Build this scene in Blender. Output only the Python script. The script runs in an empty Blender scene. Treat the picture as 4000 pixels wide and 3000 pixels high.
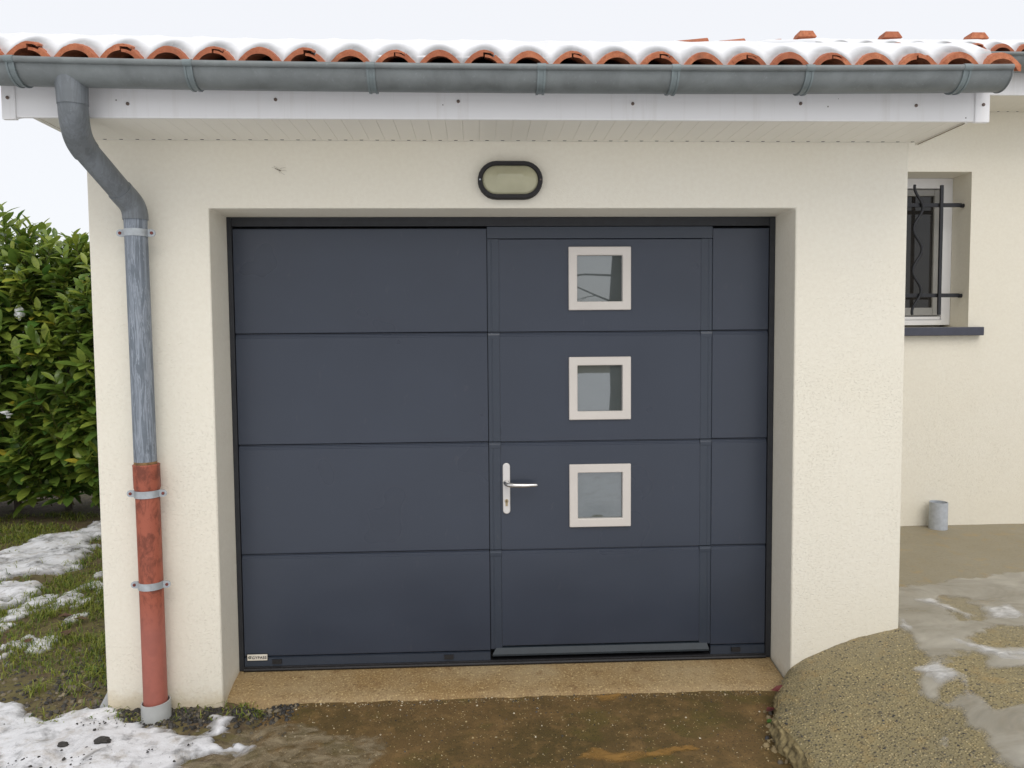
import bpy, bmesh, math, random
import numpy as np
from mathutils import Vector, Matrix

random.seed(7)
RNG = np.random.default_rng(11)
S = bpy.context.scene
COL = S.collection
R = math.radians

# ------------------------------------------------------------------ camera
cam = bpy.data.cameras.new('camera')
cam.sensor_fit = 'HORIZONTAL'
cam.sensor_width = 36.0
cam.lens = 27.03
cam.clip_start = 0.05
cam.clip_end = 500.0
camo = bpy.data.objects.new('camera', cam)
COL.objects.link(camo)
camo.matrix_world = Matrix(((0.99894833, 0.01080445, -0.04455891, 0.0),
                            (-0.04510491, 0.0570703, -0.99735075, -3.2605),
                            (-0.00823283, 0.9983117, 0.05749761, 1.3916),
                            (0, 0, 0, 1)))
S.camera = camo

# ------------------------------------------------------------------ light: overcast winter day
SUN_EL, SUN_AZ = 50.0, 14.0            # sun behind the clouds, behind the photographer and a little to the right
SKY_CLOUD = 7.1
world = bpy.data.worlds.new('World')
S.world = world
world.use_nodes = True
wn = world.node_tree.nodes
wl = world.node_tree.links
wn.clear()
wo = wn.new('ShaderNodeOutputWorld')
wb = wn.new('ShaderNodeBackground')
wb.inputs['Strength'].default_value = 0.1
sky = wn.new('ShaderNodeTexSky')
sky.sky_type = 'NISHITA'
sky.sun_disc = False
sky.sun_elevation = R(SUN_EL)
sky.sun_rotation = R(180 - SUN_AZ)
sky.air_density = 1.0
sky.dust_density = 3.0
mixs = wn.new('ShaderNodeMix')
mixs.data_type = 'RGBA'
mixs.inputs['Factor'].default_value = 0.86   # closed cloud cover
mixs.inputs['B'].default_value = (SKY_CLOUD * 0.975, SKY_CLOUD * 0.978, SKY_CLOUD * 1.0, 1)
wl.new(sky.outputs[0], mixs.inputs['A'])
wl.new(mixs.outputs['Result'], wb.inputs['Color'])
wl.new(wb.outputs[0], wo.inputs[0])

sun = bpy.data.lights.new('sun', 'SUN')
sun.energy = 0.85
sun.angle = R(40)
sun.color = (1.0, 0.965, 0.91)
suno = bpy.data.objects.new('sun', sun)
COL.objects.link(suno)
sd = Vector((math.sin(R(SUN_AZ)) * math.cos(R(SUN_EL)), -math.cos(R(SUN_AZ)) * math.cos(R(SUN_EL)), math.sin(R(SUN_EL))))
suno.rotation_euler = sd.to_track_quat('Z', 'Y').to_euler()
suno.location = (3, -8, 9)

S.view_settings.view_transform = 'Standard'
S.view_settings.look = 'None'
S.view_settings.exposure = 0.55
S.view_settings.gamma = 1.0
S.view_settings.use_curve_mapping = False
S.cycles.max_bounces = 6
S.cycles.transparent_max_bounces = 8

# ------------------------------------------------------------------ noise
def _hash(ix, iy, seed):
    n = (ix.astype(np.int64) * 374761393 + iy.astype(np.int64) * 668265263 + seed * 974711) & 0xffffffff
    n = ((n ^ (n >> 13)) * 1274126177) & 0xffffffff
    n = n ^ (n >> 16)
    return (n & 0xffff) / 65535.0

def vnoise(x, y, seed=0):
    x = np.asarray(x, float); y = np.asarray(y, float)
    ix = np.floor(x); iy = np.floor(y)
    fx = x - ix; fy = y - iy
    fx = fx * fx * (3 - 2 * fx); fy = fy * fy * (3 - 2 * fy)
    a = _hash(ix, iy, seed); b = _hash(ix + 1, iy, seed)
    c = _hash(ix, iy + 1, seed); d = _hash(ix + 1, iy + 1, seed)
    return (a * (1 - fx) + b * fx) * (1 - fy) + (c * (1 - fx) + d * fx) * fy

def fbm(x, y, seed=0, octv=4):
    x = np.asarray(x, float); y = np.asarray(y, float)
    s = np.zeros(np.broadcast(x, y).shape); a = 0.5; t = 0
    for o in range(octv):
        s = s + a * (vnoise(x * 2 ** o + 17.3 * o, y * 2 ** o - 9.1 * o, seed + o) - 0.5)
        t += a; a *= 0.5
    return s / t * 2          # about -1..1

# ------------------------------------------------------------------ materials
def material(name):
    m = bpy.data.materials.new(name)
    m.use_nodes = True
    nt = m.node_tree
    b = nt.nodes['Principled BSDF']
    return m, nt, b

def node(nt, typ, **kw):
    n = nt.nodes.new(typ)
    for k, v in kw.items():
        if k in n.inputs:
            n.inputs[k].default_value = v
        else:
            setattr(n, k, v)
    return n

def coords(nt, scale=(1, 1, 1), rot=(0, 0, 0), world_space=True):
    if world_space:
        g = nt.nodes.new('ShaderNodeNewGeometry'); out = g.outputs['Position']
    else:
        g = nt.nodes.new('ShaderNodeTexCoord'); out = g.outputs['Object']
    mp = node(nt, 'ShaderNodeMapping')
    mp.inputs['Scale'].default_value = scale
    mp.inputs['Rotation'].default_value = rot
    nt.links.new(out, mp.inputs['Vector'])
    return mp.outputs[0]

def noise(nt, vec, scale, detail=4, rough=0.55, dist=0.0):
    n = node(nt, 'ShaderNodeTexNoise')
    n.inputs['Scale'].default_value = scale
    n.inputs['Detail'].default_value = detail
    n.inputs['Roughness'].default_value = rough
    n.inputs['Distortion'].default_value = dist
    nt.links.new(vec, n.inputs['Vector'])
    return n.outputs['Fac']

def ramp(nt, fac, stops):
    r = nt.nodes.new('ShaderNodeValToRGB')
    e = r.color_ramp.elements
    while len(e) < len(stops):
        e.new(0.5)
    for el, (p, c) in zip(e, stops):
        el.position = p
        el.color = (c, c, c, 1) if isinstance(c, (int, float)) else (*c, 1)
    nt.links.new(fac, r.inputs[0])
    return r.outputs[0]

def mix(nt, fac, a, b, mode='MIX'):
    m = nt.nodes.new('ShaderNodeMix')
    m.data_type = 'RGBA'; m.blend_type = mode
    for sock, v in ((m.inputs['Factor'], fac), (m.inputs['A'], a), (m.inputs['B'], b)):
        if isinstance(v, (int, float)):
            sock.default_value = v
        elif isinstance(v, tuple):
            sock.default_value = (*v, 1) if len(v) == 3 else v
        else:
            nt.links.new(v, sock)
    return m.outputs['Result']

def bump(nt, b, height, strength=0.5, dist=0.01, chain=None):
    n = nt.nodes.new('ShaderNodeBump')
    n.inputs['Strength'].default_value = strength
    n.inputs['Distance'].default_value = dist
    nt.links.new(height, n.inputs['Height'])
    if chain is not None:
        nt.links.new(chain, n.inputs['Normal'])
    nt.links.new(n.outputs[0], b.inputs['Normal'])
    return n.outputs[0]

def setc(nt, b, sock, v):
    if isinstance(v, (int, float)):
        b.inputs[sock].default_value = v
    elif isinstance(v, tuple):
        b.inputs[sock].default_value = (*v, 1)
    else:
        nt.links.new(v, b.inputs[sock])

def plain(name, col, rough=0.5, metal=0.0, var=0.12, scale=14, bstr=0.0, bscale=60, world_space=True):
    m, nt, b = material(name)
    v = coords(nt, world_space=world_space)
    f = noise(nt, v, scale, 5)
    c = mix(nt, ramp(nt, f, [(0.3, 0.0), (0.7, 1.0)]), tuple(x * (1 - var) for x in col), tuple(min(1, x * (1 + var)) for x in col))
    setc(nt, b, 'Base Color', c)
    b.inputs['Roughness'].default_value = rough
    b.inputs['Metallic'].default_value = metal
    if bstr:
        bump(nt, b, noise(nt, v, bscale, 4), bstr, 0.004)
    return m

def mat_render():
    m, nt, b = material('cream_render')
    v = coords(nt)
    big = noise(nt, v, 1.3, 4)
    c = mix(nt, ramp(nt, big, [(0.3, 0.0), (0.7, 1.0)]), (0.770, 0.730, 0.615), (0.790, 0.757, 0.660))
    fine = noise(nt, v, 55, 3)
    c = mix(nt, ramp(nt, fine, [(0.35, 0.25), (0.65, 0.0)]), c, (0.68, 0.625, 0.52))
    # mud splash close to the ground
    sep = nt.nodes.new('ShaderNodeSeparateXYZ')
    g = nt.nodes.new('ShaderNodeNewGeometry')
    nt.links.new(g.outputs['Position'], sep.inputs[0])
    add = node(nt, 'ShaderNodeMath', operation='ADD')
    mul = node(nt, 'ShaderNodeMath', operation='MULTIPLY')
    nt.links.new(noise(nt, v, 11, 6, 0.7), mul.inputs[0]); mul.inputs[1].default_value = 0.16
    nt.links.new(sep.outputs['Z'], add.inputs[0]); nt.links.new(mul.outputs[0], add.inputs[1])
    sm = node(nt, 'ShaderNodeMapRange')
    sm.inputs['From Min'].default_value = -0.06; sm.inputs['From Max'].default_value = 0.0
    sm.inputs['To Min'].default_value = 0.55; sm.inputs['To Max'].default_value = 0.0
    nt.links.new(add.outputs[0], sm.inputs['Value'])
    c = mix(nt, sm.outputs[0], c, (0.50, 0.40, 0.24))
    setc(nt, b, 'Base Color', c)
    b.inputs['Roughness'].default_value = 0.9
    vs = coords(nt, scale=(1.0, 1.0, 1.45), rot=(0, R(18), 0))
    pits = ramp(nt, noise(nt, vs, 105, 3, 0.55, 0.5), [(0.30, 0.0), (0.44, 1.0)])
    patch = ramp(nt, noise(nt, v, 3.2, 4), [(0.36, 0.45), (0.62, 1.0)])
    hz = node(nt, 'ShaderNodeMapRange')          # the coat was scratched rougher lower down the wall
    hz.inputs['From Min'].default_value = 2.2; hz.inputs['From Max'].default_value = 1.2
    hz.inputs['To Min'].default_value = 0.15; hz.inputs['To Max'].default_value = 1.0
    nt.links.new(sep.outputs['Z'], hz.inputs['Value'])
    pf = node(nt, 'ShaderNodeMath', operation='MULTIPLY')
    nt.links.new(patch, pf.inputs[0]); nt.links.new(hz.outputs[0], pf.inputs[1])
    pm = mix(nt, pf.outputs[0], (1, 1, 1), pits)
    n1 = bump(nt, b, pm, 0.6, 0.0028)
    bump(nt, b, noise(nt, v, 170, 2), 0.3, 0.002, n1)
    return m

def mat_zinc(name, col, streak=0.0, rough=0.45):
    m, nt, b = material(name)
    v = coords(nt)
    f = noise(nt, v, 9, 6, 0.65, 0.4)
    c = mix(nt, ramp(nt, f, [(0.3, 0.0), (0.72, 1.0)]), tuple(x * 0.74 for x in col), tuple(x * 1.18 for x in col))
    f2 = noise(nt, v, 70, 4, 0.7)
    c = mix(nt, ramp(nt, f2, [(0.60, 0.0), (0.75, 0.35)]), c, tuple(min(1, x * 1.9) for x in col))
    if streak:
        vs = coords(nt, scale=(62, 62, 5.0))
        s = noise(nt, vs, 1.0, 5, 0.6, 1.0)
        c = mix(nt, ramp(nt, s, [(0.47, 0.0), (0.52, streak), (0.57, 0.08), (0.66, streak * 0.8)]), c, (0.40, 0.44, 0.50))
    setc(nt, b, 'Base Color', c)
    b.inputs['Metallic'].default_value = 0.12
    setc(nt, b, 'Roughness', ramp(nt, f, [(0.3, rough - 0.08), (0.7, rough + 0.15)]))
    bump(nt, b, f2, 0.12, 0.002)
    return m

def mat_fascia():
    m, nt, b = material('weathered_white_plastic')
    v = coords(nt)
    s = noise(nt, coords(nt, scale=(26, 26, 1.2)), 1.0, 5, 0.65)
    c = mix(nt, ramp(nt, s, [(0.55, 0.0), (0.75, 0.35)]), (0.80, 0.795, 0.795), (0.60, 0.57, 0.53))
    vo = node(nt, 'ShaderNodeTexVoronoi'); vo.inputs['Scale'].default_value = 26
    nt.links.new(v, vo.inputs['Vector'])
    sx = nt.nodes.new('ShaderNodeSeparateColor'); nt.links.new(vo.outputs['Color'], sx.inputs[0])
    g = node(nt, 'ShaderNodeMath', operation='GREATER_THAN'); g.inputs[1].default_value = 0.80
    nt.links.new(sx.outputs[0], g.inputs[0])
    l = node(nt, 'ShaderNodeMath', operation='LESS_THAN'); l.inputs[1].default_value = 0.075
    nt.links.new(vo.outputs['Distance'], l.inputs[0])
    mm = node(nt, 'ShaderNodeMath', operation='MULTIPLY'); nt.links.new(g.outputs[0], mm.inputs[0]); nt.links.new(l.outputs[0], mm.inputs[1])
    c = mix(nt, mm.outputs[0], c, (0.16, 0.14, 0.12))
    setc(nt, b, 'Base Color', c)
    b.inputs['Roughness'].default_value = 0.42
    return m

def mat_terracotta():
    m, nt, b = material('terracotta')
    v = coords(nt)
    f = noise(nt, v, 30, 5, 0.65)
    c = mix(nt, ramp(nt, f, [(0.32, 0.0), (0.7, 1.0)]), (0.36, 0.105, 0.045), (0.60, 0.225, 0.11))
    f2 = noise(nt, v, 170, 3, 0.6)
    c = mix(nt, ramp(nt, f2, [(0.3, 0.55), (0.45, 0.0)]), c, (0.22, 0.06, 0.03))
    oi = nt.nodes.new('ShaderNodeObjectInfo')
    c = mix(nt, ramp(nt, oi.outputs['Random'], [(0.0, 0.0), (1.0, 0.55)]), c, (0.30, 0.085, 0.042))
    c = mix(nt, ramp(nt, noise(nt, v, 7, 5, 0.7), [(0.56, 0.0), (0.68, 0.55)]), c, (0.17, 0.09, 0.055))
    setc(nt, b, 'Base Color', c)
    b.inputs['Roughness'].default_value = 0.85
    bump(nt, b, f2, 0.7, 0.003)
    return m

def mat_redpipe():
    m, nt, b = material('rust_red_pipe')
    v = coords(nt, scale=(1, 1, 0.55))
    f = noise(nt, v, 22, 6, 0.7, 0.3)
    c = mix(nt, ramp(nt, f, [(0.40, 0.0), (0.54, 1.0)]), (0.17, 0.042, 0.022), (0.34, 0.090, 0.050))
    f2 = noise(nt, v, 90, 5, 0.7)
    c = mix(nt, ramp(nt, f2, [(0.60, 0.0), (0.70, 0.7)]), c, (0.13, 0.04, 0.022))
    sp = nt.nodes.new('ShaderNodeSeparateXYZ')
    gg = nt.nodes.new('ShaderNodeNewGeometry'); nt.links.new(gg.outputs['Position'], sp.inputs[0])
    mr = node(nt, 'ShaderNodeMapRange')        # the lower length is a newer, paler pipe
    mr.inputs['From Min'].default_value = 0.34; mr.inputs['From Max'].default_value = 0.20
    mr.inputs['To Max'].default_value = 0.75
    nt.links.new(sp.outputs['Z'], mr.inputs['Value'])
    c = mix(nt, mr.outputs[0], c, (0.36, 0.118, 0.090))
    setc(nt, b, 'Base Color', c)
    b.inputs['Roughness'].default_value = 0.6
    bump(nt, b, f2, 0.15, 0.002)
    return m

def mat_door(name, col, rough=0.42):
    m, nt, b = material(name)
    v = coords(nt)
    f = noise(nt, v, 1.8, 3)
    c = mix(nt, ramp(nt, f, [(0.3, 0.0), (0.7, 1.0)]), tuple(x * 0.93 for x in col), tuple(x * 1.07 for x in col))
    # faint dusty splash marks
    f2 = noise(nt, coords(nt, scale=(1, 1, 0.35)), 26, 6, 0.7)
    c = mix(nt, ramp(nt, f2, [(0.62, 0.0), (0.75, 0.16)]), c, (0.16, 0.15, 0.14))
    setc(nt, b, 'Base Color', c)
    setc(nt, b, 'Roughness', ramp(nt, f, [(0.3, rough - 0.04), (0.7, rough + 0.06)]))
    n1 = bump(nt, b, noise(nt, coords(nt, scale=(1, 1, 1.6)), 1.5, 2), 0.25, 0.03)     # slightly bowed sheet metal
    bump(nt, b, noise(nt, v, 420, 2), 0.06, 0.001, n1)
    return m

def mat_snow(name='snow', col=(0.88, 0.90, 0.93), dirt=0.0, sss=0.25, rim=None):
    m, nt, b = material(name)
    v = coords(nt)
    f = noise(nt, v, 8, 5, 0.6)
    c = mix(nt, ramp(nt, f, [(0.3, 0.0), (0.7, 1.0)]), tuple(x * 0.95 for x in col), col)
    if dirt:
        d = noise(nt, v, 9, 6, 0.7, 0.3)
        c = mix(nt, ramp(nt, d, [(0.50, 0.0), (0.68, dirt)]), c, (0.40, 0.36, 0.31))
        d2 = noise(nt, v, 75, 4, 0.7)
        c = mix(nt, ramp(nt, d2, [(0.66, 0.0), (0.72, dirt)]), c, (0.12, 0.10, 0.08))
    setc(nt, b, 'Base Color', c)
    b.inputs['Roughness'].default_value = 0.62
    if sss:
        b.inputs['Subsurface Weight'].default_value = sss
        b.inputs['Subsurface Radius'].default_value = (1.0, 1.0, 1.1)
        b.inputs['Subsurface Scale'].default_value = 0.02
    n1 = bump(nt, b, noise(nt, v, 38, 5, 0.6), 0.5, 0.01)
    bump(nt, b, noise(nt, v, 260, 2), 0.4, 0.003, n1)
    if rim is not None:
        at = nt.nodes.new('ShaderNodeAttribute'); at.attribute_name = 'tint'
        mu = node(nt, 'ShaderNodeMath', operation='ADD')
        ns = node(nt, 'ShaderNodeMath', operation='MULTIPLY'); nt.links.new(f, ns.inputs[0]); ns.inputs[1].default_value = 0.5
        nt.links.new(at.outputs['Fac'], mu.inputs[0]); nt.links.new(ns.outputs[0], mu.inputs[1])
        al = ramp(nt, mu.outputs[0], [(0.22, rim), (0.85, 1.0)])
        if dirt:
            al = mix(nt, 1.0, al, ramp(nt, noise(nt, v, 6.5, 6, 0.68, 0.4), [(0.50, 1.0), (0.66, 0.30)]), 'MULTIPLY')
        nt.links.new(al, b.inputs['Alpha'])
    return m

def mat_ice(name, col, alo, ahi, rough=0.22, scale=7.0, bst=0.2):
    m, nt, b = material(name)
    vs = coords(nt, scale=(1.0, 1.5, 1.0), rot=(0, 0, R(-20)))
    f = noise(nt, vs, scale, 6, 0.62, 0.5)
    setc(nt, b, 'Base Color', mix(nt, ramp(nt, f, [(0.35, 0.0), (0.7, 1.0)]), tuple(x * 0.90 for x in col), tuple(min(1, x * 1.1) for x in col)))
    al = ramp(nt, f, [(0.30, alo), (0.72, ahi)])
    at = nt.nodes.new('ShaderNodeAttribute'); at.attribute_name = 'tint'
    mu = node(nt, 'ShaderNodeMath', operation='MULTIPLY')
    nt.links.new(al, mu.inputs[0]); nt.links.new(at.outputs['Fac'], mu.inputs[1])
    nt.links.new(mu.outputs[0], b.inputs['Alpha'])
    b.inputs['Roughness'].default_value = rough
    if bst:
        bump(nt, b, noise(nt, vs, scale * 5, 5, 0.6), bst, 0.004)
    return m

def mat_driveway():
    m, nt, b = material('wet_brown_concrete')
    v = coords(nt)
    big = noise(nt, v, 2.6, 5, 0.6, 0.4)
    c = mix(nt, ramp(nt, big, [(0.35, 0.0), (0.62, 1.0)]), (0.092, 0.064, 0.022), (0.155, 0.094, 0.036))
    mid = noise(nt, v, 11, 6, 0.7)
    c = mix(nt, ramp(nt, mid, [(0.48, 0.0), (0.66, 0.8)]), c, (0.215, 0.132, 0.050))
    c = mix(nt, ramp(nt, noise(nt, v, 5, 4), [(0.54, 0.0), (0.64, 0.6)]), c, (0.092, 0.076, 0.018))
    fine = noise(nt, v, 120, 4, 0.7)
    c = mix(nt, ramp(nt, fine, [(0.34, 0.85), (0.46, 0.0)]), c, (0.045, 0.032, 0.016))
    vo = node(nt, 'ShaderNodeTexVoronoi'); vo.inputs['Scale'].default_value = 75
    nt.links.new(v, vo.inputs['Vector'])
    spk = node(nt, 'ShaderNodeMath', operation='LESS_THAN'); spk.inputs[1].default_value = 0.16
    nt.links.new(vo.outputs['Distance'], spk.inputs[0])
    sx = nt.nodes.new('ShaderNodeSeparateColor'); nt.links.new(vo.outputs['Color'], sx.inputs[0])
    g = node(nt, 'ShaderNodeMath', operation='GREATER_THAN'); g.inputs[1].default_value = 0.62
    nt.links.new(sx.outputs[0], g.inputs[0])
    mm = node(nt, 'ShaderNodeMath', operation='MULTIPLY')
    nt.links.new(spk.outputs[0], mm.inputs[0]); nt.links.new(g.outputs[0], mm.inputs[1])
    c = mix(nt, mm.outputs[0], c, (0.46, 0.36, 0.17))
    setc(nt, b, 'Base Color', c)
    setc(nt, b, 'Roughness', ramp(nt, big, [(0.35, 0.5), (0.65, 0.72)]))
    b.inputs['Specular IOR Level'].default_value = 0.35
    n1 = bump(nt, b, fine, 0.5, 0.004)
    bump(nt, b, mid, 0.3, 0.01, n1)
    return m

def mat_threshold():
    m, nt, b = material('threshold_concrete')
    v = coords(nt)
    big = noise(nt, v, 2.4, 4, 0.6)
    c = mix(nt, ramp(nt, big, [(0.35, 0.0), (0.65, 1.0)]), (0.320, 0.240, 0.130), (0.250, 0.158, 0.062))
    mid = noise(nt, v, 16, 6, 0.7)
    c = mix(nt, ramp(nt, mid, [(0.54, 0.0), (0.68, 0.6)]), c, (0.155, 0.085, 0.034))
    fine = noise(nt, v, 110, 3, 0.75)
    c = mix(nt, ramp(nt, fine, [(0.32, 0.9), (0.42, 0.0)]), c, (0.10, 0.065, 0.03))
    c = mix(nt, ramp(nt, fine, [(0.57, 0.0), (0.66, 0.8)]), c, (0.56, 0.43, 0.21))
    setc(nt, b, 'Base Color', c)
    b.inputs['Roughness'].default_value = 0.75
    n1 = bump(nt, b, fine, 0.4, 0.003)
    bump(nt, b, mid, 0.25, 0.008, n1)
    return m

def mat_apron():
    m, nt, b = material('exposed_aggregate_concrete')
    v = coords(nt)
    big = noise(nt, v, 2.8, 5, 0.6)
    base = mix(nt, ramp(nt, big, [(0.35, 0.0), (0.65, 1.0)]), (0.215, 0.180, 0.094), (0.285, 0.232, 0.115))
    vo = node(nt, 'ShaderNodeTexVoronoi'); vo.inputs['Scale'].default_value = 95
    nt.links.new(v, vo.inputs['Vector'])
    sx = nt.nodes.new('ShaderNodeSeparateColor'); nt.links.new(vo.outputs['Color'], sx.inputs[0])
    st = ramp(nt, sx.outputs[0], [(0.0, (0.035, 0.033, 0.032)), (0.05, (0.09, 0.08, 0.055)), (0.30, (0.22, 0.18, 0.095)), (0.75, (0.40, 0.315, 0.150)), (1.0, (0.58, 0.47, 0.25))])
    dm = ramp(nt, vo.outputs['Distance'], [(0.25, 1.0), (0.55, 0.0)])
    # aggregate shows near the driveway, the far slab is trowelled smooth
    sep = nt.nodes.new('ShaderNodeSeparateXYZ')
    g = nt.nodes.new('ShaderNodeNewGeometry'); nt.links.new(g.outputs['Position'], sep.inputs[0])
    mr = node(nt, 'ShaderNodeMapRange')
    mr.inputs['From Min'].default_value = -0.25; mr.inputs['From Max'].default_value = 0.45
    mr.inputs['To Min'].default_value = 1.0; mr.inputs['To Max'].default_value = 0.12
    nt.links.new(sep.outputs['Y'], mr.inputs['Value'])
    mm = node(nt, 'ShaderNodeMath', operation='MULTIPLY'); nt.links.new(dm, mm.inputs[0]); nt.links.new(mr.outputs[0], mm.inputs[1])
    base2 = mix(nt, mr.outputs[0], (0.250, 0.220, 0.158), base)
    c = mix(nt, mm.outputs[0], base2, st)
    fine = noise(nt, v, 60, 5, 0.7)
    c = mix(nt, ramp(nt, fine, [(0.3, 0.5), (0.45, 0.0)]), c, (0.13, 0.105, 0.06))
    mid = noise(nt, v, 9, 5, 0.65)
    c = mix(nt, ramp(nt, mid, [(0.55, 0.0), (0.7, 0.6)]), c, (0.33, 0.225, 0.085))
    setc(nt, b, 'Base Color', c)
    setc(nt, b, 'Roughness', ramp(nt, big, [(0.3, 0.45), (0.7, 0.7)]))
    inv = node(nt, 'ShaderNodeMath', operation='MULTIPLY'); nt.links.new(mm.outputs[0], inv.inputs[0]); inv.inputs[1].default_value = 1.0
    n1 = bump(nt, b, inv.outputs[0], 0.9, 0.005)
    bump(nt, b, fine, 0.3, 0.003, n1)
    return m

def mat_lawn():
    m, nt, b = material('lawn_soil')
    v = coords(nt)
    big = noise(nt, v, 3.0, 5, 0.65, 0.3)
    c = mix(nt, ramp(nt, big, [(0.40, 0.0), (0.56, 1.0)]), (0.130, 0.086, 0.050), (0.125, 0.105, 0.034))
    mid = noise(nt, v, 22, 6, 0.7)
    c = mix(nt, ramp(nt, mid, [(0.38, 0.8), (0.52, 0.0)]), c, (0.055, 0.036, 0.022))
    c = mix(nt, ramp(nt, mid, [(0.58, 0.0), (0.7, 0.7)]), c, (0.20, 0.16, 0.085))
    setc(nt, b, 'Base Color', c)
    b.inputs['Roughness'].default_value = 0.85
    n1 = bump(nt, b, mid, 0.8, 0.012)
    bump(nt, b, noise(nt, v, 140, 3), 0.5, 0.004, n1)
    return m

def mat_leaf(name, lo, hi, trans=0.25, rough=0.34):
    m, nt, b = material(name)
    at = nt.nodes.new('ShaderNodeAttribute'); at.attribute_name = 'tint'
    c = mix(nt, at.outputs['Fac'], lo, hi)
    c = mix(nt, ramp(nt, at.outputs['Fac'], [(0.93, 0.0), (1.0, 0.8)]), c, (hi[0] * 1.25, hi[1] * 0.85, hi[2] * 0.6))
    v = coords(nt)
    c = mix(nt, ramp(nt, noise(nt, v, 40, 3), [(0.35, 0.3), (0.6, 0.0)]), c, tuple(x * 0.6 for x in lo))
    setc(nt, b, 'Base Color', c)
    b.inputs['Roughness'].default_value = rough
    tr = nt.nodes.new('ShaderNodeBsdfTranslucent')
    nt.links.new(c, tr.inputs['Color'])
    ms = nt.nodes.new('ShaderNodeMixShader'); ms.inputs[0].default_value = trans
    nt.links.new(b.outputs[0], ms.inputs[1]); nt.links.new(tr.outputs[0], ms.inputs[2])
    nt.links.new(ms.outputs[0], nt.nodes['Material Output'].inputs['Surface'])
    return m

def mat_glass(name, col, refl=0.22, rough=0.015):
    m, nt, b = material(name)
    v = coords(nt)
    c = mix(nt, noise(nt, v, 5, 3), tuple(x * 0.85 for x in col), tuple(x * 1.15 for x in col))
    d = nt.nodes.new('ShaderNodeBsdfDiffuse'); nt.links.new(c, d.inputs['Color'])
    gl = nt.nodes.new('ShaderNodeBsdfGlossy'); gl.inputs['Roughness'].default_value = rough
    gl.inputs['Color'].default_value = (0.93, 0.97, 1.0, 1)
    ms = nt.nodes.new('ShaderNodeMixShader'); ms.inputs[0].default_value = refl
    nt.links.new(d.outputs[0], ms.inputs[1]); nt.links.new(gl.outputs[0], ms.inputs[2])
    nt.links.new(ms.outputs[0], nt.nodes['Material Output'].inputs['Surface'])
    nt.nodes.remove(b)
    return m

def mat_stone(name, stops):
    """colours vary from stone to stone through the 'tint' attribute"""
    m, nt, b = material(name)
    at = nt.nodes.new('ShaderNodeAttribute'); at.attribute_name = 'tint'
    c = ramp(nt, at.outputs['Fac'], stops)
    c = mix(nt, noise(nt, coords(nt), 120, 3), mix(nt, 0.25, c, (0, 0, 0)), c)
    setc(nt, b, 'Base Color', c)
    b.inputs['Roughness'].default_value = 0.6
    return m

MT = {}
MT['render'] = mat_render()
MT['zinc'] = mat_zinc('weathered_zinc', (0.180, 0.198, 0.198))
MT['zinc_pipe'] = mat_zinc('zinc_pipe_grey', (0.150, 0.166, 0.178), 0.10)
MT['zinc_streak'] = mat_zinc('zinc_pipe_streaked', (0.150, 0.175, 0.205), 0.6, 0.6)
MT['zinc_clip'] = mat_zinc('zinc_bracket', (0.18, 0.215, 0.22), 0, 0.4)
MT['galv'] = plain('galvanised_clamp', (0.40, 0.43, 0.45), 0.45, 0.4, 0.15, 40)
MT['terracotta'] = mat_terracotta()
MT['redpipe'] = mat_redpipe()
MT['door'] = mat_door('anthracite_door', (0.033, 0.042, 0.063), 0.30)
MT['stile'] = mat_door('anthracite_profile', (0.032, 0.042, 0.061), 0.32)
MT['sillprofile'] = plain('slate_blue_profile', (0.017, 0.025, 0.033), 0.45, 0.0, 0.12, 30)
MT['black'] = plain('black_rubber', (0.012, 0.012, 0.014), 0.6, 0, 0.3, 60, 0.3, 120)
MT['jamb'] = plain('dark_anthracite_jamb', (0.017, 0.019, 0.024), 0.5, 0, 0.2, 30)
MT['gap'] = plain('dark_void', (0.006, 0.006, 0.007), 0.9, 0, 0.1)
MT['pvc'] = plain('white_plastic', (0.80, 0.795, 0.795), 0.42, 0, 0.025, 3)
MT['fascia'] = mat_fascia()
MT['soffit'] = plain('cream_plastic', (0.76, 0.735, 0.66), 0.45, 0, 0.02, 3)
MT['joint'] = plain('brown_sealant', (0.20, 0.15, 0.09), 0.8, 0, 0.3, 30)
MT['seam'] = plain('seam_grey', (0.55, 0.52, 0.46), 0.7)
MT['frame'] = plain('warm_grey_frame', (0.62, 0.58, 0.535), 0.38, 0.05, 0.03, 6)
MT['pane'] = mat_glass('grey_pane', (0.070, 0.084, 0.084), 0.19)
MT['housepane'] = mat_glass('dark_pane', (0.026, 0.024, 0.022), 0.035)
MT['steel'] = plain('brushed_steel', (0.62, 0.61, 0.60), 0.24, 0.9, 0.06, 40)
MT['plate'] = plain('satin_aluminium', (0.66, 0.64, 0.62), 0.35, 0.3, 0.04, 30)
MT['brass'] = plain('brass_cylinder', (0.42, 0.33, 0.20), 0.35, 0.7, 0.1, 50)
MT['lampring'] = plain('black_lamp_ring', (0.008, 0.007, 0.008), 0.6, 0, 0.2, 40)
MT['diffuser'] = plain('yellowed_diffuser', (0.40, 0.385, 0.26), 0.25, 0, 0.10, 9)
MT['screw'] = plain('rusty_screw', (0.16, 0.12, 0.10), 0.55, 0.4, 0.3, 200)
MT['rust'] = plain('rust_red_screw', (0.17, 0.04, 0.03), 0.6, 0.2, 0.3, 200)
MT['rustband'] = plain('rust_stain', (0.20, 0.12, 0.05), 0.8, 0.1, 0.5, 60)
MT['greypvc'] = plain('grey_plastic', (0.40, 0.41, 0.40), 0.5, 0, 0.08, 18, 0.1, 80)
MT['mortar'] = plain('grey_mortar', (0.42, 0.43, 0.44), 0.85, 0, 0.12, 20, 0.4, 90)
MT['stub'] = plain('pale_grey_plastic', (0.42, 0.45, 0.49), 0.5, 0, 0.12, 40, 0.05, 120)
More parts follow.
